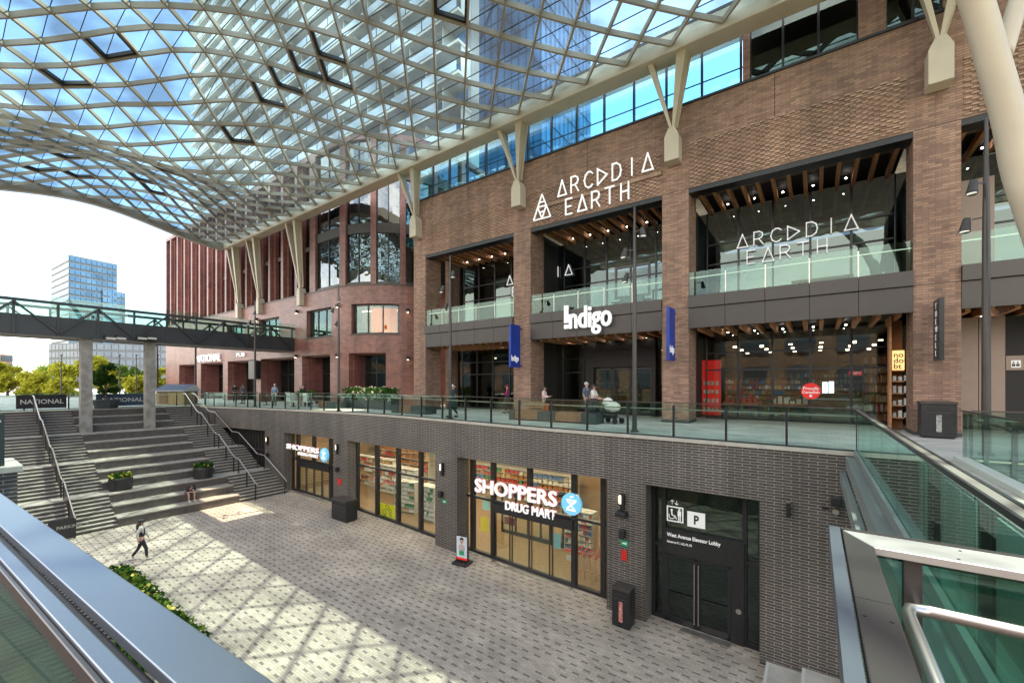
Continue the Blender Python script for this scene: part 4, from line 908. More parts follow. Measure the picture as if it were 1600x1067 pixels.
# upper fins and windows
FT = 20.6
fins = [-68.6+2.43*k-XC for k in range(15)]
fm = MB(); dk = MB()
for s in fins: fm.wall(s-.2, s+.2, -.02, .85, 9.42, FT, rp, .5)
fm.build('window_fins', M['rbrick'], rb)
jm = MB()
for s in fins: jm.wall(s+.2, s+.55, .3, .85, 9.42, FT, rp, .5)
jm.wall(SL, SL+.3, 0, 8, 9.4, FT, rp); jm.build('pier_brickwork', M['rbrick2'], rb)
jm = MB()
for s in fins[:-1]:
    for z in (13.2, 17.2): jm.wall(s+.55, s+2.23, .45, .55, z, z+.35, rp, 1)
jm.build('spandrel', M['dmetal'], rb)
MB().wall(SL, fins[-1]+.3, .6, .62, 9.42, FT, rp, 1).build('window_strip', M['darkglass'], rb); MB().wall(SL, fins[-1], 1.35, 1.5, 9.42, FT, rp, 1).build('room_backing', M['void'], rb)
# rounded glazed corner
s1_, s2_ = fins[-1]+.2, RR*math.pi/2+9
pi_ = [rs(x) for x in (503, 537, 579, 590, 627, 633)]
pr = MB(); k = s1_
piers = [(s1_-.2, s1_+.5), (rs(531), rs(540)), (rs(579), rs(588)), (rs(625), rs(634)), (rs(625)+2.6, rs(634)+2.6), (rs(625)+5.6, rs(634)+5.6)]
for a, b in piers: pr.wall(a, b, -.03, .7, 9.42, FT, rp, .4)
pr.build('corner_pier', M['rbrick'], rb)
for z in (9.42, 13.4, 17.6):
    MB().wall(s1_, s2_, .1, .6, z, z+.75 if z > 10 else z+.2, rp, .4).build('spandrel', M['dmetal'], rb)
ed = [piers[0][1]]+[v for p_ in piers[1:] for v in p_]+[s2_]
for i in range(0, len(ed), 2):
    a, b = ed[i], ed[i+1]; nn = 2 if b-a > 1.6 else 1; q = MB()
    for k in range(nn+1): s = a+(b-a)*k/nn; q.wall(s-.04, s+.04, .16, .3, 9.6, FT, rp, .4)
    q = q.build('corner_window', M['black'], rb); MB().wall(a, b, .22, .23, 9.6, FT, rp, .35).build('pane', M['cornerglass'], q)
MB().wall(s1_, s2_, 1.6, 1.7, 9.4, FT, rp, .5).build('room_backing', M['void'], rb)
MB().wall(SL, s2_, 0, 1.7, FT, FT+.4, rp, .6).build('roof_edge', M['rbrick'], rb)
MB().box(-70, -36, 27, 40, 0, FT).build('rear_block', M['rbrick'], rb)
# lamps on plum building
for i, (x, y_) in enumerate(((484, 590), (523, 590), (606, 556), (452, 500), (465, 488))): pass
wl_n = [(529, 479, 'upper lamp on the rounded plum corner left of the orange lit window'), (637, 486, 'upper lamp on the plum wall beside the brown column'), (529, 556, 'lower lamp on the rounded plum corner'), (637, 560, 'lower lamp on the plum wall beside the brown column'), (402, 500, 'lamp on the plum wall above the footbridge end'), (465, 488, 'lamp on the plum wall left of the second floor windows'), (464, 557, 'lamp on the plum pier below the footbridge end')]
for x, y_, lb in wl_n:
    s = rs(x); p_ = rp(s); d = math.hypot(p_[0], p_[1]); z = CZ+(600-y_)/F*proj((p_[0], p_[1], 2))[2]
    t = thing('wall_lamp', lb, 'wall lamp', (p_[0], p_[1], z), 'small cone lamps on the plum brick'); MB().wall(s-.12, s+.12, -.25, -.01, z-.1, z+.18, rp, .3).build('shade', M['black'], t); MB().wall(s-.06, s+.06, -.2, -.06, z-.12, z-.1, rp, .3).build('bulb', M['lamp'], t)
# NATIONAL sign on plum building
a = atY(307, 560, YR-.15); b = atY(345, 560, YR-.15); t = thing('restaurant_sign', 'white restaurant name mounted on the plum brick band under the footbridge', 'sign', (a.x, YR, 4.4))
textfit('letters', 'NATIONAL', M['lwhite'], t, (a.x, YR-.15, 4.25), (b.x, YR-.15, 4.25), .85, ext=.05, off=.004)
a = atY(369, 558, YR-.15); b = atY(382, 558, YR-.15); t = thing('restaurant_sign', 'small white sign of a few letters right of the restaurant name', 'sign', (a.x, YR, 4.4))
textfit('letters', 'PUB', M['lwhite'], t, (a.x, YR-.12, 4.5), (b.x, YR-.12, 4.5), .4, ext=.03)
t = thing('menu_board', 'tall black menu screen on the plum pier by the patio', 'sign', (atY(396, 580, YR-.3).x, YR-.3, 1))
a = atY(389, 564, YR-.4); b = atY(401, 592, YR-.4); MB().box(a.x, b.x, YR-.45, YR-.02, b.z, a.z).build('screen_box', M['black'], t, bevel=.02)
# ------------------------------------------------------------------ canopy
CT = [(-49, 1.4), (-46, 1.85), (-42.5, 2.2), (-38, 1.2), (-33, -.15), (-29, .8), (-24, 2.1), (-18, 1.95), (-12, 1.25), (-6, .8), (0, 1), (10, 1)]
def cz(X, Y): return 15.85+interp(CT, X)*math.sin(math.pi*max(0, min(1, (Y+1.7)/19.7)))**2
cn = thing('glass_canopy', 'wavy glass canopy of cream steel diamonds arching over the plaza', 'canopy', (-20, 18.3, 15.4))
YB = 18.1; dx = .96; dy = 1.0
NI = int((12+49)/dx); NJ = 19
def node(i, j): X = -49+i*dx; Y = YB-j*dy; return Vector((X, Y, cz(X, Y)))
lt = MB(); gp = MB(); th_ = MB()
def nrm(p):
    e = .2; a = Vector((e, 0, cz(p.x+e, p.y)-cz(p.x, p.y))); b = Vector((0, e, cz(p.x, p.y+e)-cz(p.x, p.y))); return a.cross(b).normalized()
for i in range(0, NI+1):
    for j in range(0, NJ+1):
        if (i+j) % 2: continue
        p = node(i, j)
        for di in (-1, 1):
            if 0 <= i+di <= NI and j+1 <= NJ:
                q = node(i+di, j+1); m = (p+q)/2; n_ = nrm(m); lt.bar(p-n_*.12, q-n_*.12, .085, .23, up=n_)
for i in range(0, NI+1):
    for j in range(0, NJ+1):
        if (i+j) % 2 == 0: continue
        c = [(i-1, j), (i, j-1), (i+1, j), (i, j+1)]
        c = [q for q in c if 0 <= q[0] <= NI and 0 <= q[1] <= NJ]
        if len(c) < 3: continue
        P = [node(*q)+Vector((0, 0, .03)) for q in c]
        if len(P) == 4:
            gp.tri(P[0], P[1], P[2]); gp.tri(P[0], P[2], P[3]); th_.bar(P[0]-Vector((0, 0, .02)), P[2]-Vector((0, 0, .02)), .03, .03)
        else: gp.tri(*P)
lt.build('diamond_lattice', M['lattice'], cn); gp.build('glazing', M['canglass'], cn); th_.build('glazing_joint', M['black'], cn)
MB().box(-49.3, 14, 18.1, 18.95, 15.42, 16.2).build('edge_beam', M['cream'], cn, bevel=.03)
eb = MB(); prev = None
for k in range(21):
    Y = YB-k*(NJ*dy)/20; z = cz(-49, Y); q = Vector((-49.15, Y, z-.2))
    if prev is not None: eb.bar(prev, q, .45, .7)
    prev = q
eb.build('edge_beam', M['lattice'], cn); MB().box(-49.3, 14, -1.5, -.9, 15.3, 16.1).build('edge_beam', M['cream'], cn)
# open vent frames
vc = set()
for (x, y) in ((517, 82), (478, 100), (527, 120), (440, 132), (407, 150), (370, 195), (150, 66), (125, 105), (100, 240), (118, 258), (70, 258), (240, 290), (222, 282), (270, 262), (700, 2), (690, -8)):
    best = min(((abs(proj(node(i, j))[0]-x)+abs(proj(node(i, j))[1]-y)), i, j) for i in range(1, NI) for j in range(1, NJ) if (i+j) % 2 and proj(node(i, j))[2] > 3)
    vc.add(best[1:])
for (i, j) in sorted(vc):
    q = MB(); P = [node(*k)-Vector((0, 0, .05)) for k in ((i-1, j), (i, j-1), (i+1, j), (i, j+1))]; C_ = sum(P, Vector())/4; P = [C_+(p-C_)*.86 for p in P]
    for k in range(4): q.bar(P[k], P[(k+1) % 4], .12, .16)
    q.build('vent_frame', M['black'], cn)
def strut(X, zb0, zb1, zt=15.5, yb=19.1, wid=.6, l=-.75, r=.55):
    s = MB(); y = yb
    for sx_, w2 in ((l, .22), (r, .38)):
        s.bar((X+sx_*.06, y-.02, zb1), (X+sx_, 18.55, zt), .1, .14, up=(0, 1, 0), w2=w2, h2=.5)
    s.bar((X+.12, y+.15, zb1+.1), (X+r+.25, 18.8, zt), .09, .09, up=(0, 1, 0))
    s = s.build('support_strut', M['cream'], cn)
    b = MB(); w_ = wid/2; h = zb1-zb0
    b.prism([(X-w_, zb0), (X+w_, zb0), (X+w_, zb1-.35), (X+w_*.45, zb1), (X-w_*.45, zb1), (X-w_, zb1-.35)], Y0-.62, Y0-.02); b.build('bracket_box', M['cream'], s, bevel=.02)
for X in CX[:4]: strut(X, 11.35 if X < 3 else 11.3, 12.75)
strut(-35.9, 8.4, 9.9, l=-1.0, r=.35, wid=.5); strut(-43.4, 8.4, 9.9, l=-1.0, r=.4, wid=.5); strut(-47.9, 8.4, 9.9, l=-.9, r=.4, wid=.5); strut(-29.0, 17, 17.2) if False else None
# big curved column
pts = [Vector((5.0, 15.0, 0)), Vector((4.75, 14.8, 2.2))]
for x, y, d in ((1618, 340, 8.9), (1592, 262, 8.9), (1578, 190, 8.85), (1553, 100, 8.8), (1524, 0, 8.7), (1480, -110, 8.5), (1425, -230, 8.2), (1350, -360, 8.0), (1290, -480, 7.8)): pts.append(atD(x, y, d))
# smooth
def cr_(P, n=6):
    o = []
    for i in range(len(P)-1):
        p0 = P[max(0, i-1)]; p1 = P[i]; p2 = P[i+1]; p3 = P[min(len(P)-1, i+2)]
        for k in range(n):
            t = k/n; o.append(.5*((2*p1)+(p2-p0)*t+(2*p0-5*p1+4*p2-p3)*t*t+(3*p1-p0-3*p2+p3)*t**3))
    return o+[P[-1]]
sp = cr_(pts); top = sp[-1]
cc = MB().tube(sp, [.29-.08*i/len(sp) for i in range(len(sp))], 20).build('curved_column', M['cream'], cn, smooth=True)
q = MB(); a = atD(1566, 88, 8.8); b = atD(1592, 0, 8.9); c = atD(1640, -160, 9.1); q.tube(cr_([a, b, c]), .16, 14); q.build('column_branch', M['cream'], cc, smooth=True)
# ------------------------------------------------------------------ footbridge
BX = -37.4
fb = thing('footbridge', 'dark steel truss footbridge with glass sides on two concrete columns above the stairs', 'bridge', (BX-1.3, 8, 4.6))
MB().box(BX-2.6, BX, -14, YR-.01, 4.62, 4.8).build('deck', M['conc'], fb)
for nm_, xx in (('near', BX), ('far', BX-2.7)):
    q = MB(); q.box(xx, xx+.12, -14, YR-.01, 4.58, 5.75).build('girder', M['bridge'], fb)
    q = MB(); q.box(xx-.02, xx+.16, -14, YR-.01, 6.5, 6.66)
    Ys = []; sp_ = 1.76; k = 0; y = YR-.25
    while y > -14: Ys.append(y); y -= sp_
    for k, y in enumerate(Ys):
        q.box(xx+.121, xx+.2, y-.06, y+.06, 4.6, 6.5)
        if k+1 < len(Ys):
            hi = (k % 2 == 1)
            za, zc_ = (6.45, 4.75) if hi else (4.75, 6.45); q.bar((xx+.24, y, za), (xx+.24, Ys[k+1], zc_), .10, .13, up=(1, 0, 0))
    q.build('truss', M['bridge'], fb)
    MB().box(xx+.02, xx+.035, -14, YR-.01, 5.76, 6.95).build('side_glass', M['glass'], fb)
for px, py in ((134, 672), (233.5, 668)):
    c = atX(px, 600, BX-.4); q = MB(); q.box(BX-.65, BX-.08, c.y-.27, c.y+.27, -1.45, 4.6); q.build('concrete_column', M['conc'], fb, bevel=.02)
    for s_ in (-.18, .18): pass
for px in (173, 189, 222, 237):
    c = atX(px, 528, BX+.35); t = thing('floodlight', 'boxed floodlight under the footbridge, %s along the row' % {173: 'leftmost', 189: 'second', 222: 'third', 237: 'last'}[px], 'floodlight', c, 'floodlights under the bridge')
    MB().box(c.x-.2, c.x+.12, c.y-.3, c.y+.3, c.z-.16, c.z+.16).build('housing', M['black'], t); MB().box(c.x+.121, c.x+.13, c.y-.24, c.y+.24, c.z-.1, c.z+.02).build('lens', M['shelf'], t); MB().box(c.x-.05, c.x, c.y-.03, c.y+.03, c.z+.16, 4.62).build('bracket', M['black'], t)
# ------------------------------------------------------------------ lamp posts
for i, (X, lb) in enumerate(((3.3, 'rightmost tall lamp post in front of the tan panels'), (-5.25, 'tall lamp post in front of the middle bay, right of the white bookshop name'), (-14.6, 'tall lamp post before the leftmost bay'), (-24.6, 'tall lamp post before the rounded plum corner'), (-34.5, 'lamp post before the plum wall right of the footbridge end'), (-44, 'lamp post between the footbridge and the plum facade'), (-54, 'lamp post by the kiosk, before the restaurant name'))):
    Y = W(X)+1.15; t = thing('lamp_post', lb, 'lamp post', (X, Y, 0), 'slender lamp posts along the upper plaza')
    MB().tube([(X, Y, 0), (X, Y, 5.2), (X, Y, 8.0)], [.085, .07, .035], 12).build('pole', M['dmetal'], t); MB().cyl((X, Y), .14, 0, .06, 14).build('base_plate', M['dmetal'], t)
    for k, (z, sx_, sy_) in enumerate(((7.0, .32, -.12), (6.35, -.25, -.2), (5.55, -.3, .1))):
        q = MB(); q.bar((X, Y, z+.12), (X+sx_*.7, Y+sy_*.7, z+.12), .03, .03); a = Vector((X+sx_, Y+sy_, z+.16)); b = a+Vector((sx_*.2, -.1, -.32)); q.tube([a, b], [.07, .11], 12); h = q.build('spot_head', M['dmetal'], t)
        MB().tube([b, b+Vector((0, 0, -.012))], .09, 12).build('lens', M['lens'], h)
# ------------------------------------------------------------------ guards
def guard(name, label, fn, s0, s1, step, z, cat='glass guardrail', gl='glass', inset=-1, top=True):
    p0 = fn(s0); t = thing(name, label, cat, (p0[0], p0[1], z(s0) if callable(z) else z)); n = max(1, round(abs(s1-s0)/step)); zz = (lambda x: z) if not callable(z) else z
    for k in range(n+1):
        s = s0+(s1-s0)*k/n; x, y = fn(s)[:2]; MB().box(x-.03, x+.03, y-.03, y+.05, zz(s)-.05, zz(s)+1.02).build('post', M['post'], t)
    pn_ = []
    for k in range(n):
        a = s0+(s1-s0)*(k+.03)/n; b = s0+(s1-s0)*(k+.97)/n
        MB().wall(a, b, -.05, -.038, lambda s: zz(s)+.02, lambda s: zz(s)+1.07, fn, .8).build('glass_panel', M[gl], t)
    MB().wall(s0, s1, .08, .12, lambda s: zz(s)+.86, lambda s: zz(s)+.90, fn, .8).build('handrail', M['steel'], t)
    if top: MB().wall(s0, s1, -.065, -.02, lambda s: zz(s)+1.072, lambda s: zz(s)+1.10, fn, .8).build('top_rail', M['dmetal'], t)
    MB().wall(s0, s1, -.06, .06, lambda s: zz(s)-.02, lambda s: zz(s)+.03, fn, .8).build('base_shoe', M['post'], t)
    return t
guard('glass_guardrail', 'long green tinted glass guardrail with dark posts on top of the dark brick wall', lambda s: (s, W(s)+.15), -39.6, .86, 1.49, lambda s: ZC(s))
guard('glass_guardrail', 'far right glass guardrail on the outer side of the walkway', lambda s: (2.80, 14.0-s), 0, 12, 1.45, 0, gl='glassg')
guard('glass_guardrail', 'short glass guardrail turning right from the walkway corner by the bin', lambda s: (2.9+s, 14.02), 0, 4.2, 1.4, 0, gl='glassg')
guard('glass_guardrail', 'glass guardrail with restaurant banners at the top of the stairs', lambda s: (-41.4, 14.0-s), 0, 16, 2, 0)
guard('glass_guardrail', 'glass guardrail on the stone coping at the far left edge', lambda s: (-12.95, .95-s), 0, 3.6, 1.8, .1)
# inner diagonal guard
t = thing('glass_balustrade', 'glass balustrade with metal cap running diagonally towards the viewer over the open void', 'balustrade', (.85, 8, 0))
for k in range(7):
    a = 13.6-k*1.6; b = a-1.58
    MB().box(.84, .855, b, a, -1.3, 1.03).build('glass_panel', M['glassg'], t)
MB().box(.78, .80, 2.4, 13.7, 1.03, 1.07).build('cap', M['post'], t); MB().box(.802, .868, 2.4, 13.7, 1.03, 1.062).build('cap_inlay', M['steel'], t); MB().box(.87, .89, 2.4, 13.7, 1.03, 1.07).build('cap', M['post'], t)
MB().box(.62, .78, 2.4, 13.55, -.42, -.12).box(.50, .615, 2.4, 13.55, -.75, -.5).box(.782, .83, 2.4, 13.55, -.2, .05).build('edge_beam', M['greysteel'], t)
wv = mat('ribbed_pale_glass', (.42, .66, .56), .3); 
tt = wv.node_tree; wn = tt.nodes.new('ShaderNodeTexWave'); wn.wave_type = 'BANDS'; wn.bands_direction = 'Z'; wn.inputs['Scale'].default_value = 9; wn.inputs['Distortion'].default_value = 1.2; tcn = tt.nodes.new('ShaderNodeTexCoord'); rp_ = tt.nodes.new('ShaderNodeValToRGB'); rp_.color_ramp.elements[0].color = (.25, .48, .40, 1); rp_.color_ramp.elements[1].color = (.55, .80, .70, 1)
tt.links.new(tcn.outputs['Object'], wn.inputs[0]); tt.links.new(wn.outputs[0], rp_.inputs[0]); tt.links.new(rp_.outputs[0], tt.nodes['Principled BSDF'].inputs['Base Color'])
t = thing('ribbed_glass_screen', 'pale green ribbed glass panels hanging below the walkway edge, seen through the balustrade', 'glass screen', (1.95, 9, -3))
for a, b, z0 in ((13.2, 12.4, -2.2), (11.1, 9.8, -3), (9.65, 9.0, -3), (8.1, 6.6, -3), (6.2, 5.0, -3), (4.6, 3.6, -3)): MB().box(1.90, 1.93, b, a, z0, -.02).build('ribbed_panel', wv, t)
MB().box(1.935, 1.945, 2.29, 13.5, -3, -.36).build('backing', M['void'], t)
MB().box(2.5, 2.72, 3.0, 13.4, .002, .10).build('kerb', M['shelf'], t)
# front corner balustrade
t = thing('corner_balustrade', 'nearest glass balustrade corner, lower right, with dark metal cap, painted pale with sky reflection on its right run', 'balustrade', (.1, 2.3, 0))
Zc = 1.07
q = MB(); n0 = len(q.v); q.hexa([(.094, .3, Zc-.03), (.184, .3, Zc-.03), (.184, 2.15, Zc-.03), (.094, 2.33, Zc-.03), (.094, .3, Zc), (.184, .3, Zc), (.184, 2.15, Zc), (.094, 2.33, Zc)]); q.build('cap', M['capdark'], t, bevel=.003)
MB().box(.050, .088, .3, 2.38, Zc-.10, Zc-.004).build('cap_edge', M['capedge'], t)
q = MB(); q.hexa([(.0955, 2.331, Zc-.03), (.186, 2.152, Zc-.03), (6, 2.13, Zc-.03), (6, 2.35, Zc-.03), (.0955, 2.331, Zc), (.186, 2.152, Zc), (6, 2.13, Zc), (6, 2.35, Zc)]); q.build('cap', M['sky_pale_cap'], t, bevel=.003)
MB().box(.09, 6, 2.355, 2.38, Zc-.10, Zc-.004).build('cap_edge', M['capdark'], t)
MB().box(.12, .135, .35, 2.2, -.6, Zc-.032).build('glass_panel', M['glassn'], t)
for a, b in ((.15, 1.75), (1.78, 3.4), (3.43, 5)): MB().box(a, b, 2.25, 2.265, -.6, Zc-.032).build('glass_panel', M['glassn'], t)
for x in (.30, 1.76, 3.4): MB().box(x-.025, x+.025, 2.18, 2.24, 0, Zc-.032).build('post', M['capdark'], t)
MB().box(.06, .2, .3, 2.3, -.62, -.45).box(.06, 5, 2.29, 2.4, -.62, -.41).build('edge_beam', M['greysteel'], t)
t = thing('steel_handrail', 'brushed steel tube handrail turning the corner inside the nearest balustrade', 'handrail', (.27, 2.07, .9))
hz = .9; P = [Vector((.262, -.2, hz)), Vector((.262, 1.9, hz)), Vector((.262, 2.0, hz)), Vector((.275, 2.055, hz)), Vector((.33, 2.07, hz)), Vector((.45, 2.07, hz)), Vector((6, 2.07, hz))]
MB().tube(P, .021, 16).build('tube', M['steel'], t, smooth=True); MB().tube([(.31, 2.07, hz), (.31, 2.2, hz-.04)], .014, 10).build('bracket', M['steel'], t)
q = MB()
for x, y in ((.42, 2.18), (.445, 2.29), (1.75, 2.18), (1.78, 2.29), (.11, 1.5), (.165, 1.5), (.11, 1.0), (.165, 1.0)): q.cyl((x, y), .005, Zc, Zc+.0015, 10)
q.build('screws', M['black'], bpy.data.objects['corner_balustrade'])
q = MB()
for y in (1.62, .95): q.box(.0938, .1842, y-.0012, y+.0012, Zc-.01, Zc+.0006)
q.box(1.765, 1.7675, 2.14, 2.35, Zc-.01, Zc+.0006); q.build('panel_joint', M['black'], bpy.data.objects['corner_balustrade'])
# left front rail
t = thing('metal_railing', 'wide blue grey metal rail caps over glass, crossing the lower left corner', 'railing', (-2, .35, 0))
zc = 1.10
def lr(y0, y1, z0, z1, nm_, m_, bev=.004):
    X1, X0 = .10, -12.4
    f = lambda X, y: y+.054*(X+.88)
    q = MB(); q.hexa([(X0, f(X0, y0), z0), (X1, f(X1, y0), z0), (X1, f(X1, y1), z0), (X0, f(X0, y1), z0), (X0, f(X0, y0), z1), (X1, f(X1, y0), z1), (X1, f(X1, y1), z1), (X0, f(X0, y1), z1)]); q.build(nm_, M[m_], t, bevel=bev)
lr(.309, .42, zc-.03, zc, 'cap', 'bluesteel'); lr(.279, .309, zc-.05, zc-.035, 'gap_channel', 'black', 0); lr(.242, .279, zc-.03, zc-.002, 'cap', 'bluesteel'); lr(.228, .2415, zc-.05, zc-.01, 'cap_edge', 'capdark')
lr(.30, .315, -.2, zc-.05, 'glass_panel', 'glassn', 0)
t = thing('ribbed_reflection_standin', 'added brown ribbed sheet with black pipes, for the striped reflection in the lower left glass', 'roof', (-6, 1, -1.6))  # added sheet and pipes, imitate the deck mirrored in the rail glass
q = MB()
for k in range(90): q.box(-14+.145*k, -13.92+.145*k, .36, 1.45, -1.6, -1.56)
q.box(-14, -.9, .36, 1.45, -1.7, -1.6); q.build('ribbed_sheet', mat('ribbed_brown', (.055, .038, .028), .5, var=.2), t)
q = MB(); q.tube(cr_([Vector((-6.6, .7, -1.2)), Vector((-5.6, .75, -1.15)), Vector((-5.2, .9, -1.3)), Vector((-4.2, .95, -1.3))]), .06, 10); q.tube(cr_([Vector((-4.6, .6, -1.3)), Vector((-3.6, .65, -1.2)), Vector((-3.3, .85, -1.35))]), .05, 10); q.build('pipe', M['black'], t, smooth=True)
# ------------------------------------------------------------------ plaza furniture
def plaza_bench(label, x0, y0, parts, rz=0, back=None):
    t = thing('plaza_bench', label, 'bench', (0, 0, 0), 'wood and dark concrete benches', local=True); x = 0
    for ln_, k in parts:
        if k == 'w':
            q = MB()
            for j in range(5): q.box(x+.01, x+ln_-.01, .04+j*.15, .16+j*.15, .40, .45)
            for j in range(3): q.box(x+.01, x+ln_-.01, .0, .04, .06+j*.115, .16+j*.115)
            q.build('wood_seat', M['bench'], t); MB().box(x+.02, x+ln_-.02, .05, .78, .0, .39).build('seat_base', M['black'], t)
        else: MB().box(x, x+ln_, -.05, .85, 0, .44).build('concrete_block', M['dconc'], t, bevel=.02)
        x += ln_
    if back:
        q = MB(); a, b = back
        for j in range(3): q.box(a, b, .75, .80, .55+j*.11, .63+j*.11)
        for xx in (a+.1, b-.15): q.box(xx, xx+.05, .78, .83, .4, .86)
        q.build('backrest', M['bench'], t)
    return place(t, (x0, y0, 0), rz)
plaza_bench('long plaza bench with two wooden seats and dark blocks, below the stroller', -12.0, 16.6, ((.3, 'c'), (1.3, 'w'), (.9, 'c'), (1.3, 'w'), (.7, 'c')), 0, (.5, 1.5))
plaza_bench('short plaza bench with one wooden seat before the leftmost brown column', -20.6, 16.5, ((.6, 'c'), (1.1, 'w'), (1.2, 'c')))
plaza_bench('plaza bench with one wooden seat before the flower box', -29.5, 17.0, ((1.2, 'w'), (1.3, 'c')), -.05)
def bin_(label, x, y, z, wd, dp, h, holes, stripe=None, rz=0):
    t = thing('waste_bin', label, 'bin', (0, 0, 0), None, local=True)
    MB().box(-wd/2, wd/2, -dp/2, dp/2, .04, h-.08).build('body', M['black'], t, bevel=.015); MB().box(-wd/2-.02, wd/2+.02, -dp/2-.02, dp/2+.02, h-.08, h).build('lid', M['dmetal'], t, bevel=.012)
    MB().box(-wd/2+.05, wd/2-.05, -dp/2+.05, dp/2-.05, 0, .04).build('plinth', M['black'], t)
    for k in range(holes):
        a = -wd/2+wd*(k+.18)/holes; b = -wd/2+wd*(k+.82)/holes; MB().box(a, b, -dp/2-.012, -dp/2-.001, h-.30, h-.14).build('slot', M['void'], t)
        MB().box(a-.02, b+.02, -dp/2-.014, -dp/2-.001, h-.36, h-.33).build('trim', M['dmetal'], t)
        if stripe:
            u = (a+b)/2; MB().box(u-.06, u+.06, -dp/2-.01, -dp/2-.001, .2, h-.42).build('label_strip', stripe, t)
    return place(t, (x, y, z), rz)
bin_('black litter bin with a red strip on the lower plaza beside the elevator lobby', -5.0, 13.15, zf(-5), .58, .5, 1.25, 1, mat('bin_strip', (.5, .2, .18), .5, var=.5, vs=14))
t = bin_('wide black double bin against the brick pier by the far shop', -20.9, 13.55, zf(-21), 1.35, .7, 1.15, 3)
bin_('black litter bin with a clear strip on the upper plaza before the rightmost column', 3.15, 18.9, 0, .82, .6, 1.15, 1, mat('bin_clear', (.3, .3, .29), .4, var=.5, vs=14))
t = thing('sidewalk_sign', 'black framed poster stand with a red footed poster by the brick pier', 'sign', (0, 0, 0), local=True)
q = MB(); q.box(-.3, .3, -.04, .04, .12, 1.2); q.build('frame', M['black'], t, bevel=.01); MB().box(-.36, .36, -.3, .3, 0, .1).build('base', M['black'], t, bevel=.03)
p_ = MB().box(-.26, .26, -.048, -.041, .18, 1.15).build('poster', mat('poster_pale', (.6, .66, .72), .5, var=.1), t)
q = MB(); q.box(-.26, .26, -.053, -.049, .18, .27); q.build('print', M['red'], p_); q = MB(); q.sphere((0, -.05, .95), .09, .004, .11); q.build('print', M['skin'], p_); q = MB(); q.sphere((0, -.049, 1.03), .1, .004, .09); q.build('print', M['hair'], p_); q = MB(); q.sphere((0, -.05, .68), .17, .004, .16); q.build('print', mat('poster_blouse', (.5, .42, .40), .6, var=.3, vs=14), p_); MB().box(-.12, .12, -.056, -.05, .38, .56).build('print', M['green'], p_)
place(t, (-12.1, 13.35, zf(-12)), .15)
# flower box and patio
def leafbox(label, name, cat, x0, x1, y0, y1, z0, z1, top, n, mats, s=.07, pot='dconc'):
    t = thing(name, label, cat, ((x0+x1)/2, (y0+y1)/2, z0)); MB().box(x0, x1, y0, y1, z0, z1).build('planter_box', M[pot], t)
    for i, (mm, fr_) in enumerate(mats):
        q = MB()
        for k in range(int(n*fr_)):
            c = Vector((random.uniform(x0-.1, x1+.1), random.uniform(y0-.1, y1+.1), z1+random.random()**1.3*(top-z1)*(1 if i == 0 else 1.1))); u = Vector((random.gauss(0, 1), random.gauss(0, 1), random.gauss(0, 1))).normalized()*s*random.uniform(.6, 1.4); v = u.orthogonal().normalized()*s*.6
            q.quad(c-u-v, c+u-v, c+u+v, c-u+v)
        q.build('foliage' if i == 0 else 'flowers', mm, t)['kind'] = 'stuff'
    return t
leafbox('long dark planter of green plants and white flowers before the rounded plum corner', 'flower_box', 'planter', -27.9, -22.6, 18.0, 18.7, 0, .65, 1.45, 1500, ((M['leafd'], 1), (mat('white_flower', (.6, .5, .42), .6), .12)), .08)
leafbox('bushy green bed dotted with yellow flowers on the lower plaza beside the rail', 'planting_bed', 'plant bed', -21.4, -13.7, 2.9, 4.6, zf(-18)-.1, zf(-18)+.22, zf(-18)+.62, 7000, ((M['leafd'], .8), (M['leafg'], .3), (mat('bed_flower', (.65, .55, .10), .6), .06)), .07, pot='stone')
# palm
t = thing('palm_plant', 'potted palm with arching fronds on the patio', 'palm', (0, 0, 0), local=True); MB().cyl((0, 0), .3, 0, .5, 14, .36).build('pot', M['black'], t); q = MB(); q.tube([(0, 0, .45), (0, 0, 1.0)], [.07, .05]); q.build('trunk', M['bark'], t)
q = MB()
for k in range(15):
    a = k*2.4; l = random.uniform(.9, 1.25); up = random.uniform(.5, 1.1); prev = Vector((0, 0, 1.0))
    for s_ in range(1, 9):
        u = s_/8; c = Vector((math.cos(a)*l*u, math.sin(a)*l*u, 1.0+up*u-1.15*u*u)); sd_ = Vector((-math.sin(a), math.cos(a), -.5)); q.tri(prev, c, c+sd_*.26*(1-u*.6)+Vector((math.cos(a)*.1, math.sin(a)*.1, -.1))); q.tri(prev, c, c-Vector((sd_.x, sd_.y, -sd_.z))*.26*(1-u*.6)+Vector((math.cos(a)*.1, math.sin(a)*.1, -.1))); prev = c
q.build('fronds', M['leafd'], t); place(t, (-32.0, 17.5, 0))
def chair(label, x, y, rz, m, grp):
    t = thing('patio_chair', label, 'chair', (0, 0, 0), grp, local=True); MB().box(-.35, .35, -.3, .3, .38, .45).build('seat', m, t); MB().box(-.35, .35, .26, .32, .45, 1.05).build('backrest', m, t)
    for sx_ in (-1, 1):
        for sy_ in (-1, 1): MB().box(sx_*.31-.03, sx_*.31+.03, sy_*.26-.03, sy_*.26+.03, 0, .38).build('leg', m, t)
    return place(t, (x, y, 0), rz)
wm_ = M['shelf']
for lb, x, y, rz in (('white high backed patio chair right of the person in the blue shirt', -33.9, 17.3, 3.14), ('white patio chair turned sideways beside the potted palm', -31.2, 16.3, 2.0), ('white patio chair nearest the flower box', -30.2, 16.7, 3.0), ('white patio chair before the tall plum doorway', -33.0, 16.9, 3.3)): chair(lb, x, y, rz, wm_, 'white patio chairs')
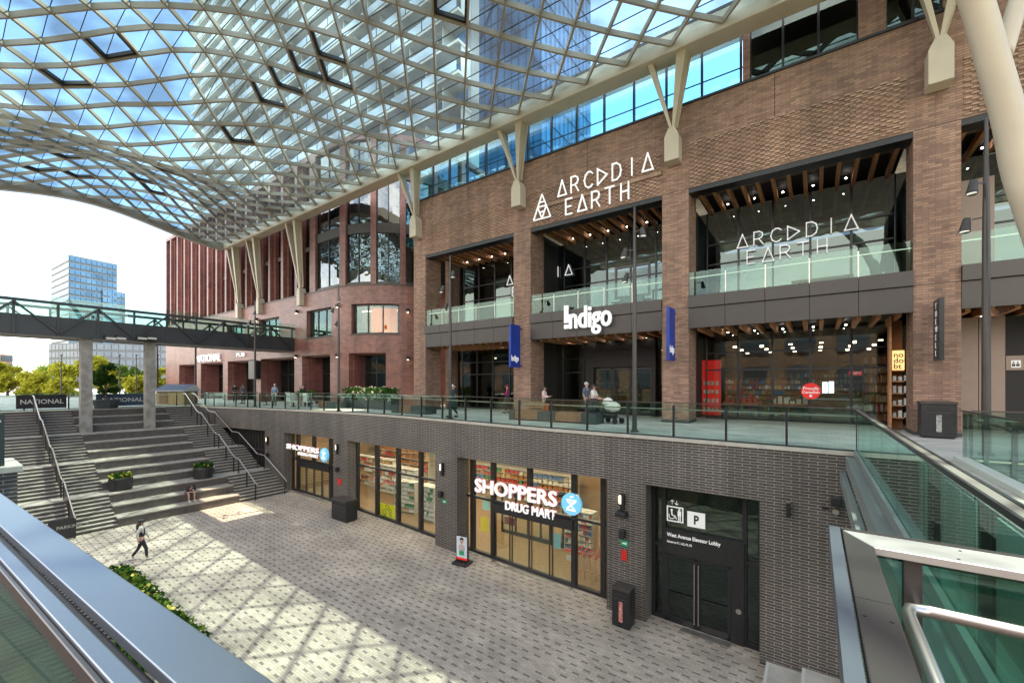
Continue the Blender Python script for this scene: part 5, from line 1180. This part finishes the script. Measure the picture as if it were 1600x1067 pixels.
for lb, x in (('dark patio table left of the person in the blue shirt', -36.5), ('dark patio table between the white chairs', -32.2), ('dark patio table by the seated pair', -41.0)):
    t = thing('patio_table', lb, 'table', (x, 16.6, 0)); MB().cyl((x, 16.6), .42, .72, .76, 18).build('table_top', M['post'], t); MB().cyl((x, 16.6), .04, .04, .72, 10).build('leg', M['post'], t); MB().cyl((x, 16.6), .25, 0, .04, 14).build('base', M['post'], t)
# kiosk
k0 = atD(255, 632, 36.5); k1 = atD(300, 632, 36.5); kx = (k0.x+k1.x)/2; ky = (k0.y+k1.y)/2
t = thing('kiosk', 'small tan wooden kiosk with a striped corrugated roof by the top of the stairs', 'kiosk', (0, 0, 0), local=True)
q = MB(); q.box(-1.15, 1.15, -.8, .8, 0, 1.15).build('cabin', mat('kiosk_wood', (.42, .27, .12), .7, var=.15), t)
q = MB()
for k in range(14): q.hexa([(-1.3+.19*k, -1.0, 1.12), (-1.2+.19*k, -1.0, 1.12), (-1.2+.19*k, .3, 1.62), (-1.3+.19*k, .3, 1.62), (-1.3+.19*k, -1.0, 1.18), (-1.2+.19*k, -1.0, 1.18), (-1.2+.19*k, .3, 1.68), (-1.3+.19*k, .3, 1.68)])
q.hexa([(-1.32, -.98, 1.10), (1.36, -.98, 1.10), (1.36, .95, 1.10), (-1.32, .95, 1.10), (-1.32, -.98, 1.13), (1.36, -.98, 1.13), (1.36, .3, 1.61), (-1.32, .3, 1.61)]); q.build('roof', mat('corrugated_roof', (.55, .58, .6), .5), t)
q = MB()
for k in range(14): q.hexa([(-1.27+.19*k, -1.01, 1.185), (-1.19+.19*k, -1.01, 1.185), (-1.19+.19*k, .3, 1.685), (-1.27+.19*k, .3, 1.685), (-1.27+.19*k, -1.01, 1.20), (-1.19+.19*k, -1.01, 1.20), (-1.19+.19*k, .3, 1.70), (-1.27+.19*k, .3, 1.70)])
q.build('roof_stripes', mat('roof_stripe', (.04, .07, .15), .5), t)
MB().box(-.9, -.2, -.82, -.80, .1, 1.0).build('door', M['bench'], t)
place(t, (kx, ky, 0), YAW)
# banners
for lb, (x0, x1), tx in (('dark blue restaurant banner on the glass guardrail left of the concrete columns', (25, 104), 'NATIONAL'), ('blue restaurant banner on the glass guardrail between the concrete columns', (150, 228), 'NATIONAL')):
    a = atX(x0, 617, -41.2); b = atX(x1, 617, -41.2); o = tag(MB().box(-41.25, -41.2, a.y, b.y, .12, 1.0).build('guardrail_banner', mat('banner_slate', (.03, .06, .10), .6, var=.2, vs=2) if x0 > 100 else M['void'], None), lb, 'banner', 'restaurant banners')
    d = (b.y-a.y); textfit('lettering', tx, M['shelf'], o, (-41.19, a.y+d*(.08 if x0 < 100 else .12), .42), (-41.19, b.y-d*.06, .42), .3, ext=.004, off=.006)
# ------------------------------------------------------------------ people
def skin_mesh(joints, edges, radii, root, sub=1):
    me = bpy.data.meshes.new('tmp'); names = list(joints); me.from_pydata([tuple(joints[n_]) for n_ in names], [(names.index(a), names.index(b)) for a, b in edges], []); o = bpy.data.objects.new('tmp', me); COL.objects.link(o)
    bm = bmesh.new(); bm.from_mesh(me); ly = bm.verts.layers.skin.verify(); bm.verts.ensure_lookup_table()
    for i, n_ in enumerate(names):
        r = radii[n_]; bm.verts[i][ly].radius = r if isinstance(r, tuple) else (r, r); bm.verts[i][ly].use_root = (n_ == root)
    bm.to_mesh(me); bm.free(); sm = o.modifiers.new('s', 'SKIN'); sm.use_smooth_shade = True; sb = o.modifiers.new('u', 'SUBSURF'); sb.levels = sub; sb.render_levels = sub
    dg = bpy.context.evaluated_depsgraph_get(); dg.update(); r_ = bpy.data.meshes.new_from_object(o.evaluated_get(dg)); bpy.data.objects.remove(o); return r_
def addmesh(name, me, m, parent):
    me.materials.clear(); me.materials.append(m)
    for p in me.polygons: p.use_smooth = True
    o = bpy.data.objects.new(name, me); COL.objects.link(o); put(o, parent); return o
def person(label, pos, rz, top, bottom, pose='stand', H=1.68, hair='hair', hat=None, arms=None, sleeves=2, shoes='black', legs=2, long_hair=False, skirt=None, stride=.0, vest=None):
    t = thing('person', label, 'person', (0, 0, 0), None, local=True); k = H/1.68
    J = {'pel': (0, 0, .93), 'bel': (0, 0, 1.06), 'che': (0, .0, 1.27), 'nek': (0, -.005, 1.42), 'nk2': (0, .01, 1.47), 'hd1': (0, .02, 1.56), 'hd2': (0, .02, 1.63)}
    for s, sx_ in (('L', -1), ('R', 1)):
        st_ = stride*sx_
        J.update({'hip'+s: (.09*sx_, 0, .89), 'kne'+s: (.095*sx_, .04+st_*.55, .50), 'ank'+s: (.10*sx_, -.01+st_*.9+(-.1 if st_ < 0 else 0), .09+(.05 if st_ < 0 else 0)), 'toe'+s: (.11*sx_, .14+st_*.95+(-.08 if st_ < 0 else 0), .035),
                  'sho'+s: (.175*sx_, 0, 1.385), 'elb'+s: (.23*sx_, -.02-st_*.4, 1.12), 'wri'+s: (.21*sx_, .06-st_*.6, .89), 'han'+s: (.2*sx_, .08-st_*.65, .81)})
    if arms == 'front':
        for s, sx_ in (('L', -1), ('R', 1)): J.update({'elb'+s: (.22*sx_, .06, 1.14), 'wri'+s: (.13*sx_, .28, 1.12), 'han'+s: (.09*sx_, .34, 1.15)})
    if arms == 'push':
        for s, sx_ in (('L', -1), ('R', 1)): J.update({'elb'+s: (.21*sx_, .10, 1.14), 'wri'+s: (.17*sx_, .34, 1.04), 'han'+s: (.16*sx_, .41, 1.03)})
    if arms == 'phone': J.update({'elbR': (.22, .10, 1.14), 'wriR': (.14, .22, 1.33), 'hanR': (.10, .25, 1.40)})
    if pose == 'sit':
        for n_ in list(J):
            if n_[:3] not in ('kne', 'ank', 'toe'): x, y, z = J[n_]; J[n_] = (x, y, z-.43)
        lean = .0
        for n_, (y, z) in {'bel': (.10, .60), 'che': (.24, .76), 'nek': (.36, .87), 'nk2': (.41, .90), 'hd1': (.47, .90), 'hd2': (.52, .87)}.items(): J[n_] = (0, y, z)
        for s, sx_ in (('L', -1), ('R', 1)): J.update({'hip'+s: (.10*sx_, .03, .50), 'kne'+s: (.15*sx_, .44, .50), 'ank'+s: (.14*sx_, .44, .09), 'toe'+s: (.15*sx_, .58, .04), 'sho'+s: (.17*sx_, .33, .84), 'elb'+s: (.21*sx_, .42, .58), 'wri'+s: (.08*sx_, .58, .60), 'han'+s: (.04*sx_, .63, .60)})
    J = {n_: Vector(v)*k for n_, v in J.items()}
    RD = {'pel': (.14, .105), 'bel': (.125, .09), 'che': (.145, .10), 'nek': .06, 'nk2': .052, 'hd1': (.076, .092), 'hd2': (.074, .088)}
    for s in 'LR': RD.update({'hip'+s: .085, 'kne'+s: .055, 'ank'+s: .038, 'toe'+s: .035, 'sho'+s: .055, 'elb'+s: .04, 'wri'+s: .027, 'han'+s: .03})
    RD = {n_: (tuple(q*k for q in r) if isinstance(r, tuple) else r*k) for n_, r in RD.items()}
    E = [('pel', 'bel'), ('bel', 'che'), ('che', 'nek'), ('nek', 'nk2'), ('nk2', 'hd1'), ('hd1', 'hd2')]
    for s in 'LR': E += [('pel', 'hip'+s), ('hip'+s, 'kne'+s), ('kne'+s, 'ank'+s), ('ank'+s, 'toe'+s), ('che', 'sho'+s), ('sho'+s, 'elb'+s), ('elb'+s, 'wri'+s), ('wri'+s, 'han'+s)]
    body = skin_mesh(J, E, RD, 'pel')
    fg = MB()
    for s, sx_ in (('L', -1), ('R', 1)):
        d = (J['han'+s]-J['wri'+s]).normalized(); sd_ = d.cross(Vector((0, 0, 1))); sd_ = sd_.normalized() if sd_.length > .1 else Vector((0, 1, 0)); dn = sd_.cross(d)
        for f in range(4):
            b = J['han'+s]+d*.015+sd_*(f-1.5)*.018; ln_ = (.06, .07, .066, .05)[f]; fg.tube([b, b+d*ln_*.55, b+d*ln_*.9-dn*.02], [.009, .008, .006], 5)
        b = J['han'+s]+sd_*(-.03*sx_)-d*.02; fg.tube([b, b+d*.03-sd_*.02*sx_, b+d*.05-sd_*.022*sx_], [.01, .009, .007], 5)
    hd = J['hd1']; fw = Vector((0, 1, 0)) if pose != 'sit' else Vector((0, .6, -.8)); upv = Vector((0, 0, 1)) if pose != 'sit' else Vector((0, .8, .6))
    fg.tube([hd+fw*.085*k+upv*.03, hd+fw*.115*k-upv*.005], [.009, .014], 6)
    for sx_ in (-1, 1): fg.sphere(hd+Vector((sx_*.078*k, 0, 0))+upv*.01, .01, .02, .03, 6, 4)
    bm = bmesh.new(); bm.from_mesh(body); tm_ = fg.mesh('x', True); bm.from_mesh(tm_); bm.to_mesh(body); bm.free()
    b_o = addmesh('body', body, M['skin'], t)
    ey = MB()
    for sx_ in (-1, 1): ey.sphere(hd+Vector((sx_*.03*k, 0, 0))+fw*.083*k+upv*.035, .011, .008, .008, 6, 4)
    ey.build('eyes', M['black'], t); mo = MB(); mo.box(hd.x-.022, hd.x+.022, hd.y+(.085*k if pose != 'sit' else .02), hd.y+(.092*k if pose != 'sit' else .03), hd.z-.035, hd.z-.027) ; mo.build('mouth', mat('lips', (.35, .12, .1), .5), t)
    # clothes
    nsl = ['sho', 'elb'] + (['wri'] if sleeves == 2 else [])
    tj = {n_: J[n_] for n_ in ('pel', 'bel', 'che', 'nek')}; te = [('pel', 'bel'), ('bel', 'che'), ('che', 'nek')]; tr_ = {'pel': (.155*k, .12*k), 'bel': (.145*k, .108*k), 'che': (.165*k, .118*k), 'nek': .068*k}
    for s in 'LR':
        tj['sho'+s] = J['sho'+s]; tj['elb'+s] = J['elb'+s] if sleeves else J['sho'+s]+(J['elb'+s]-J['sho'+s])*.25; te += [('che', 'sho'+s), ('sho'+s, 'elb'+s)]; tr_['sho'+s] = .07*k; tr_['elb'+s] = .054*k
        if sleeves == 2: tj['wri'+s] = J['wri'+s]; te.append(('elb'+s, 'wri'+s)); tr_['wri'+s] = .042*k
    addmesh('shirt', skin_mesh(tj, te, tr_, 'pel'), top, t)
    if vest:
        vj = {n_: J[n_] for n_ in ('pel', 'bel', 'che')}; vj['v'] = J['nek']-Vector((0, 0, .04)); addmesh('vest', skin_mesh(vj, [('pel', 'bel'), ('bel', 'che'), ('che', 'v')], {'pel': (.16*k, .13*k), 'bel': (.165*k, .13*k), 'che': (.18*k, .14*k), 'v': .09*k}, 'pel'), vest, t)
    pj = {'pel': J['pel'], 'bel': J['bel']-(J['bel']-J['pel'])*.4}; pe = [('pel', 'bel')]; pr_ = {'pel': (.15*k, .118*k), 'bel': (.14*k, .105*k)}
    for s in 'LR':
        pj['hip'+s] = J['hip'+s]; pj['kne'+s] = J['kne'+s] if legs else J['hip'+s]+(J['kne'+s]-J['hip'+s])*.8; pe += [('pel', 'hip'+s), ('hip'+s, 'kne'+s)]; pr_['hip'+s] = .10*k; pr_['kne'+s] = .068*k if legs else .085*k
        if legs == 2: pj['ank'+s] = J['ank'+s]+Vector((0, 0, .03)); pe.append(('kne'+s, 'ank'+s)); pr_['ank'+s] = .052*k
    addmesh('trousers', skin_mesh(pj, pe, pr_, 'pel'), bottom, t)
    if skirt: q = MB(); q.tube([J['bel'], J['pel'], J['pel']-Vector((0, 0, .5*k))], [.15*k, .19*k, .27*k], 16); q.build('coat_skirt', skirt, t, smooth=True)
    for s in 'LR':
        q = MB(); a = J['ank'+s]; b = J['toe'+s]; m_ = (a+b)/2; q.sphere((m_.x, m_.y, m_.z-.02), .05*k, .13*k, .05*k, 10, 6); q.build('shoe', M[shoes], t, smooth=True)
    q = MB(); q.sphere(hd+Vector((0, -.015*k, 0))+upv*.035*k-fw*.012, .092*k, .105*k, .10*k, 14, 9, z0=-.35 if not long_hair else -.8)
    if long_hair: q.tube([hd-fw*.07*k, J['nek']-fw*.09*k, J['che']-fw*.13*k], [.085*k, .085*k, .04*k], 10)
    q.build('hair', M[hair], t, smooth=True)
    if hat: q = MB(); q.sphere(hd+upv*.055*k, .1*k, .112*k, .09*k, 14, 8, z0=-.05); q.hexa([tuple(hd+Vector((x, y, z))) for x, y, z in ((-.07, .08, .055), (.07, .08, .055), (.06, .19, .04), (-.06, .19, .04), (-.07, .08, .068), (.07, .08, .068), (.06, .19, .05), (-.06, .19, .05))]); q.build('cap', hat, t, smooth=False)
    place(t, pos, rz); return t
cl = lambda n, c: mat('cloth_'+n, c, .85, var=.15, vs=9, bump=.2)
def face(dx_, dy_): return math.atan2(-dx_, dy_)
person('person walking on the lower plaza in black cap, dark vest, pale sleeves', (-22.9, 5.45, zf(-23)), face(.35, .93), cl('pale', (.55, .5, .45)), cl('blackl', (.02, .02, .025)), hat=M['black'], stride=.22, vest=cl('vest', (.02, .022, .03)), long_hair=True, arms=None, shoes='shelf')
person('person in a dark shirt and shorts sitting bent over a phone on the stone seating', (-29.55, 9.1, FZ[0]+.4583), face(1, .15), cl('navy', (.015, .018, .035)), cl('shorts', (.03, .03, .04)), pose='sit', sleeves=1, legs=0, shoes='shelf')
person('person in a white top and dark skirt pushing the white stroller', (-8.15, 17.75, 0), face(1, .05), cl('white', (.62, .58, .52)), cl('dk', (.025, .025, .03)), arms='push', skirt=cl('dks', (.03, .03, .035)), long_hair=True, hair='hair', sleeves=1)
person('bald older person in a blue grey shirt standing behind the stroller pusher', (-9.1, 19.0, 0), face(1, -.1), cl('bluegrey', (.09, .12, .18)), cl('dk2', (.04, .04, .05)), H=1.8, hair='greyhair', sleeves=1)
person('person in a pale pink top looking at a phone behind the long bench', (-10.9, 18.0, 0), face(.85, .2), cl('pink', (.6, .45, .4)), cl('dk3', (.05, .05, .06)), arms='front', H=1.6, long_hair=True)
person('person in a magenta jacket and dark skirt walking before the second brick column', (-14.6, 20.0, 0), face(-.8, -.59), cl('magenta', (.32, .03, .14)), cl('dk4', (.02, .02, .03)), H=1.66, arms='front', skirt=cl('dk5', (.02, .022, .03)), hair='hair', hat=cl('magh', (.22, .02, .06)), stride=.12)
person('person in a long dark teal coat walking near the guardrail', (-15.1, 15.9, 0), face(-.75, -.66), cl('teal', (.03, .06, .065)), cl('dk6', (.02, .03, .03)), skirt=cl('teals', (.025, .05, .055)), H=1.68, hair='greyhair', stride=.18)
person('person in black at the foot of the leftmost brown column', (-19.9, 21.2, 0), face(-.3, -1), cl('black', (.02, .02, .025)), cl('dk7', (.02, .02, .03)), H=1.72, arms='phone')
person('person in a blue shirt standing on the patio beside the white chair', (-34.7, 16.4, 0), face(.6, -1), cl('blue', (.14, .24, .36)), cl('dk8', (.05, .06, .06)), H=1.72, hair='greyhair', sleeves=1)
person('person in black behind the white high backed patio chair', (-33.0, 17.8, 0), face(0, -1), cl('black2', (.02, .02, .02)), cl('dk9', (.02, .02, .03)), H=1.7, arms='phone')
person('left one of two dark dressed people talking on the patio under the footbridge', (-42.4, 16.6, 0), face(1, 0), cl('black3', (.02, .02, .03)), cl('dk10', (.02, .02, .03)), H=1.7, arms='front')
person('right one of two dark dressed people talking on the patio under the footbridge', (-41.5, 16.9, 0), face(-1, -.2), cl('grey', (.12, .12, .13)), cl('dk11', (.02, .02, .03)), H=1.7)
t = tag(MB().box(-10.74, -10.44, 17.55, 17.68, .42, .78).build('shopping_bag', mat('orange_bag', (.55, .12, .03), .6), None, bevel=.02), 'orange shopping bag behind the long bench by the person in pink', 'bag')
# stroller
t = thing('stroller', 'white hooded baby stroller on a dark wheeled frame', 'stroller', (0, 0, 0), local=True)
q = MB(); q.sphere((.1, 0, .72), .42, .22, .24, 14, 8); q.build('carrycot', M['shelf'], t, smooth=True); q = MB(); q.sphere((-.12, 0, .86), .26, .23, .26, 14, 8, z0=-.1); q.build('hood', M['shelf'], t, smooth=True)
q = MB()
for s in (-.22, .22): q.bar((-.62, s, 1.0), (.42, s, .16), .025, .025); q.bar((-.3, s, .16), (.15, s, .6), .025, .025)
q.tube([(-.62, -.22, 1.0), (-.62, .22, 1.0)], .018); q.build('frame', M['black'], t); MB().box(-.2, .25, -.17, .17, .22, .36).build('basket', M['black'], t)
for x in (-.3, .42):
    for s in (-.24, .24): MB().tube([(x, s-.02, .13), (x, s+.02, .13)], .13, 16).build('wheel', M['black'], t)
place(t, (-7.25, 17.5, 0), -.25)
# ------------------------------------------------------------------ towers and background
tw = thing('apartment_tower', 'pale apartment tower with rows of white balconies rising behind the canopy', 'building', (-60, 32, 23))
x0, x1 = -96.2, -27.8
MB().box(x0, x1, 32, 33.2, 10, 92).build('wall', M['towerwall'], tw)
for k in range(22):
    z = 25.5+3*k; s = MB(); s.box(x0, x1, 30.1, 32, z, z+.28); s.build('balcony_slab', M['twhite'], tw)
    g_ = MB(); dvd = MB(); n = 14; off = (k % 2)*2.4
    for i in range(n+1):
        a = x0+off+(x1-x0)*i/n
        if a+4.85 < x1: g_.box(a, a+4.7, 30.0, 30.03, z+.29, z+1.2); dvd.box(a+4.75, a+4.85, 30.6, 32, z+.28, z+3)
    g_.build('balcony_glass', M['balglass'], tw); dvd.build('balcony_divider', M['twhite'], tw)
    wn_ = MB()
    for i in range(26): a = x0+.5+(x1-x0)*i/26; wn_.box(a, a+1.7, 31.95, 32.0-.001, z+.35, z+2.7)
    wn_.build('window_band', M['mirror2'], tw)
gt_ = thing('blue_glass_tower', 'tall blue glass office tower with diagonal bracing beyond the canopy', 'building', (-46, 69, 0))
ga, gb, gc, gd_ = -56.5, -36.9, 60, 78.7
MB().box(ga, gb, gc, gd_, 0, 118).build('core', M['mirror2'], gt_)
for k in range(28):
    z = 6+4*k; q = MB(); q.box(ga-.04, gb+.04, gc-.08, gc-.0, z, z+.18); q.box(gb, gb+.08, gc, gd_, z, z+.18); q.build('floor_line', M['mirrorline'], gt_)
q = MB()
for i in range(14): x = ga+(gb-ga)*i/13; q.box(x-.05, x+.05, gc-.14, gc-.09, 0, 118)
for i in range(13): y = gc+(gd_-gc)*i/12; q.box(gb+.09, gb+.14, y-.05, y+.05, 0, 118)
q.build('mullions', M['mirrorline'], gt_); q = MB()
for k in range(7):
    z = 6+16*k; q.bar((ga, gc-.2, z), ((ga+gb)/2, gc-.2, z+16), .25, .2, up=(0, 1, 0)); q.bar(((ga+gb)/2, gc-.2, z+16), (gb, gc-.2, z), .25, .2, up=(0, 1, 0)); q.bar((gb+.2, gc, z), (gb+.2, gd_, z+16), .25, .2, up=(1, 0, 0))
q.build('bracing', M['mirrorline'], gt_)
def slab(name, label, pts, ztop, zbot, floors, mw, mband, cat='building', bands=True, vert=0):
    """pts: plan corners [left, near, right] ; far side added"""
    l, n_, r_ = [Vector((p.x, p.y, 0)) for p in pts]; b = l+r_-n_; t = thing(name, label, cat, (n_.x, n_.y, zbot))
    q = MB(); P = [l, n_, r_, b]; q.hexa([(p.x, p.y, zbot) for p in P]+[(p.x, p.y, ztop) for p in P]); q.build('wall', mw, t)
    for k in range(floors):
        z0 = zbot+(ztop-zbot)*(k+.15)/floors; z1 = zbot+(ztop-zbot)*(k+.85)/floors; q = MB()
        for (a, c) in ((l, n_), (n_, r_)):
            d = c-a; nrm_ = Vector((d.y, -d.x, 0)).normalized()*.15; m = int(d.length/2.2)+1
            for i in range(m): u = a+d*((i+.06)/m)+nrm_; v = a+d*((i+.94)/m)+nrm_; q.quad((u.x, u.y, z0), (v.x, v.y, z0), (v.x, v.y, z1), (u.x, u.y, z1))
        q.build('window_band', mband, t)
    return t
slab('glass_apartment_tower', 'distant blue glass apartment tower rising behind the footbridge at the far left', (atD(80, 600, 222), atD(108, 600, 205), atD(183, 600, 222)), CZ+205*202/F, -6, 22, M['towerwall2'], M['bandblue'])
slab('glass_apartment_wing', 'lower blue wing joined to the right of the distant glass tower', (atD(150, 600, 218), atD(160, 600, 216), atD(196, 600, 226)), CZ+218*147/F, -6, 16, M['towerwall2'], M['bandblue'], cat='building wing')
slab('apartment_block', 'low grey apartment block behind the concrete columns', (atD(76, 600, 165), atD(128, 600, 160), atD(262, 600, 170)), CZ+160*65/F, -6, 8, M['towerwall2'], M['bandgrey'])
slab('brick_house', 'small brown block on the horizon at the left edge', (atD(-40, 600, 190), atD(2, 600, 185), atD(20, 600, 192)), CZ+185*47/F, -6, 6, M['brick'], M['bandgrey'])
# building across the plaza, behind the viewer (mirrored in the shop glass)
ob = thing('facing_building', 'brick building across the plaza that the shop windows mirror', 'building', (-20, -18, 0))
MB().box(-60, 14, -30, -18, -6, 10).build('wall', M['brick'], ob)
for k in range(2):
    q = MB()
    for i in range(14): q.box(-58+5*i, -55+5*i, -18.05, -17.9, 1.0+4.6*k, 4+4.6*k)
    q.build('window_band', M['bandgrey'], ob)
def tree(label, x, y, z, h, rad, m, n=2600, cat='tree', grp='spring trees beyond the stairs', s=.16, trunk=None, low=.3):
    t = thing('tree', label, cat, (x, y, z), grp); q = MB(); tr_h = h*low
    q.tube([(x, y, z), (x+.05*h*random.uniform(-1, 1), y, z+tr_h), (x, y, z+h*.8)], [h*.03, h*.022, .02], 8)
    for k in range(8):
        a = random.random()*6.28; z1 = z+tr_h+random.random()*h*.3; q.tube([(x, y, z1-.2), (x+math.cos(a)*rad*.7, y+math.sin(a)*rad*.7, z1+h*.22)], [h*.012, .01], 5)
    q.build('trunk', M['bark'], t); lf = MB(); lobes = []
    for k in range(15):
        a = random.random()*6.28; r = rad*random.uniform(.2, .8); lobes.append((x+math.cos(a)*r, y+math.sin(a)*r, z+tr_h+(h-tr_h)*random.uniform(.12, .86), rad*random.uniform(.22, .46)))
    for k in range(n):
        lx, ly_, lz, lr_ = random.choice(lobes); v = Vector((random.gauss(0, 1), random.gauss(0, 1), random.gauss(0, .75))).normalized()*lr_*(random.random()**.45); c = Vector((lx, ly_, lz))+v
        u = Vector((random.gauss(0, 1), random.gauss(0, 1), random.gauss(0, 1))).normalized()*s*random.uniform(.6, 1.3); w_ = u.orthogonal().normalized()*s*.6; lf.quad(c-u-w_, c+u-w_, c+u+w_, c-u+w_)
    lf.build('crown', m, t); return t
for (px, ytop, d, rad, m, lb, n) in ((12, 566, 62, 2.2, 'leafy', 'yellow green tree at the left edge of the background', 2400), (66, 578, 60, 2.6, 'leafy', 'broad yellow green tree left of the first concrete column', 3000), (112, 562, 70, 2.6, 'leafy', 'taller yellow tree partly behind the first concrete column', 2600), (38, 588, 66, 2.4, 'twig', 'bare purplish tree with thin twigs near the left edge', 1300),
                             (160, 556, 64, 2.8, 'leafy', 'bright tree just right of the first concrete column', 3200), (196, 570, 66, 2.3, 'leafg', 'green tree between the concrete columns', 2500), (212, 585, 58, 1.6, 'leafy', 'small yellow tree beside the second concrete column', 1600), (250, 572, 72, 2.2, 'leafy', 'bright yellow tree between the second column and the plum building', 2400), (95, 592, 56, 1.8, 'leafy', 'low yellow green tree before the first concrete column', 1800), (76, 573, 95, 4, 'leafg', 'dark green tree group member far behind the yellow trees', 2200)):
    p = atD(px, 600, d); zt = CZ+d*(600-ytop)/F; tree(lb, p.x, p.y, -1.5, zt+1.5, rad, M[m], n, s=.2 if m != 'twig' else .09)
tree('dark green shrub in a dark tub behind the top of the stairs', -40.6, atX(166, 600, -40.6).y, .5, 2.9, .75, M['leafd'], 1500, cat='shrub', grp=None, s=.08, low=.15)
yy = atX(166, 600, -40.6).y
t = thing('planter', 'large dark blue tub holding the green shrub at the top of the stairs', 'planter', (-40.6, yy, 0)); MB().tube([(-40.6, yy, 0), (-40.6, yy, .6)], [.6, .75], 18).build('pot', M['dconc'], t)
for lb, px in (('slim street lamp far behind, left of the second concrete column', 213), ('slim street lamp far behind, right of the shrub tub', 187), ('slim street lamp right of the second concrete column', 247), ('thin pole far behind near the yellow trees at the left', 96)):
    p = atD(px, 600, 48); t = thing('street_lamp', lb, 'street lamp', (p.x, p.y, 0), 'distant street lamps'); MB().tube([(p.x, p.y, 0), (p.x, p.y, 5)], [.07, .04], 8).build('pole', M['dmetal'], t); MB().box(p.x-.25, p.x+.1, p.y-.1, p.y+.1, 4.9, 5.02).build('lamp_head', M['dmetal'], t)
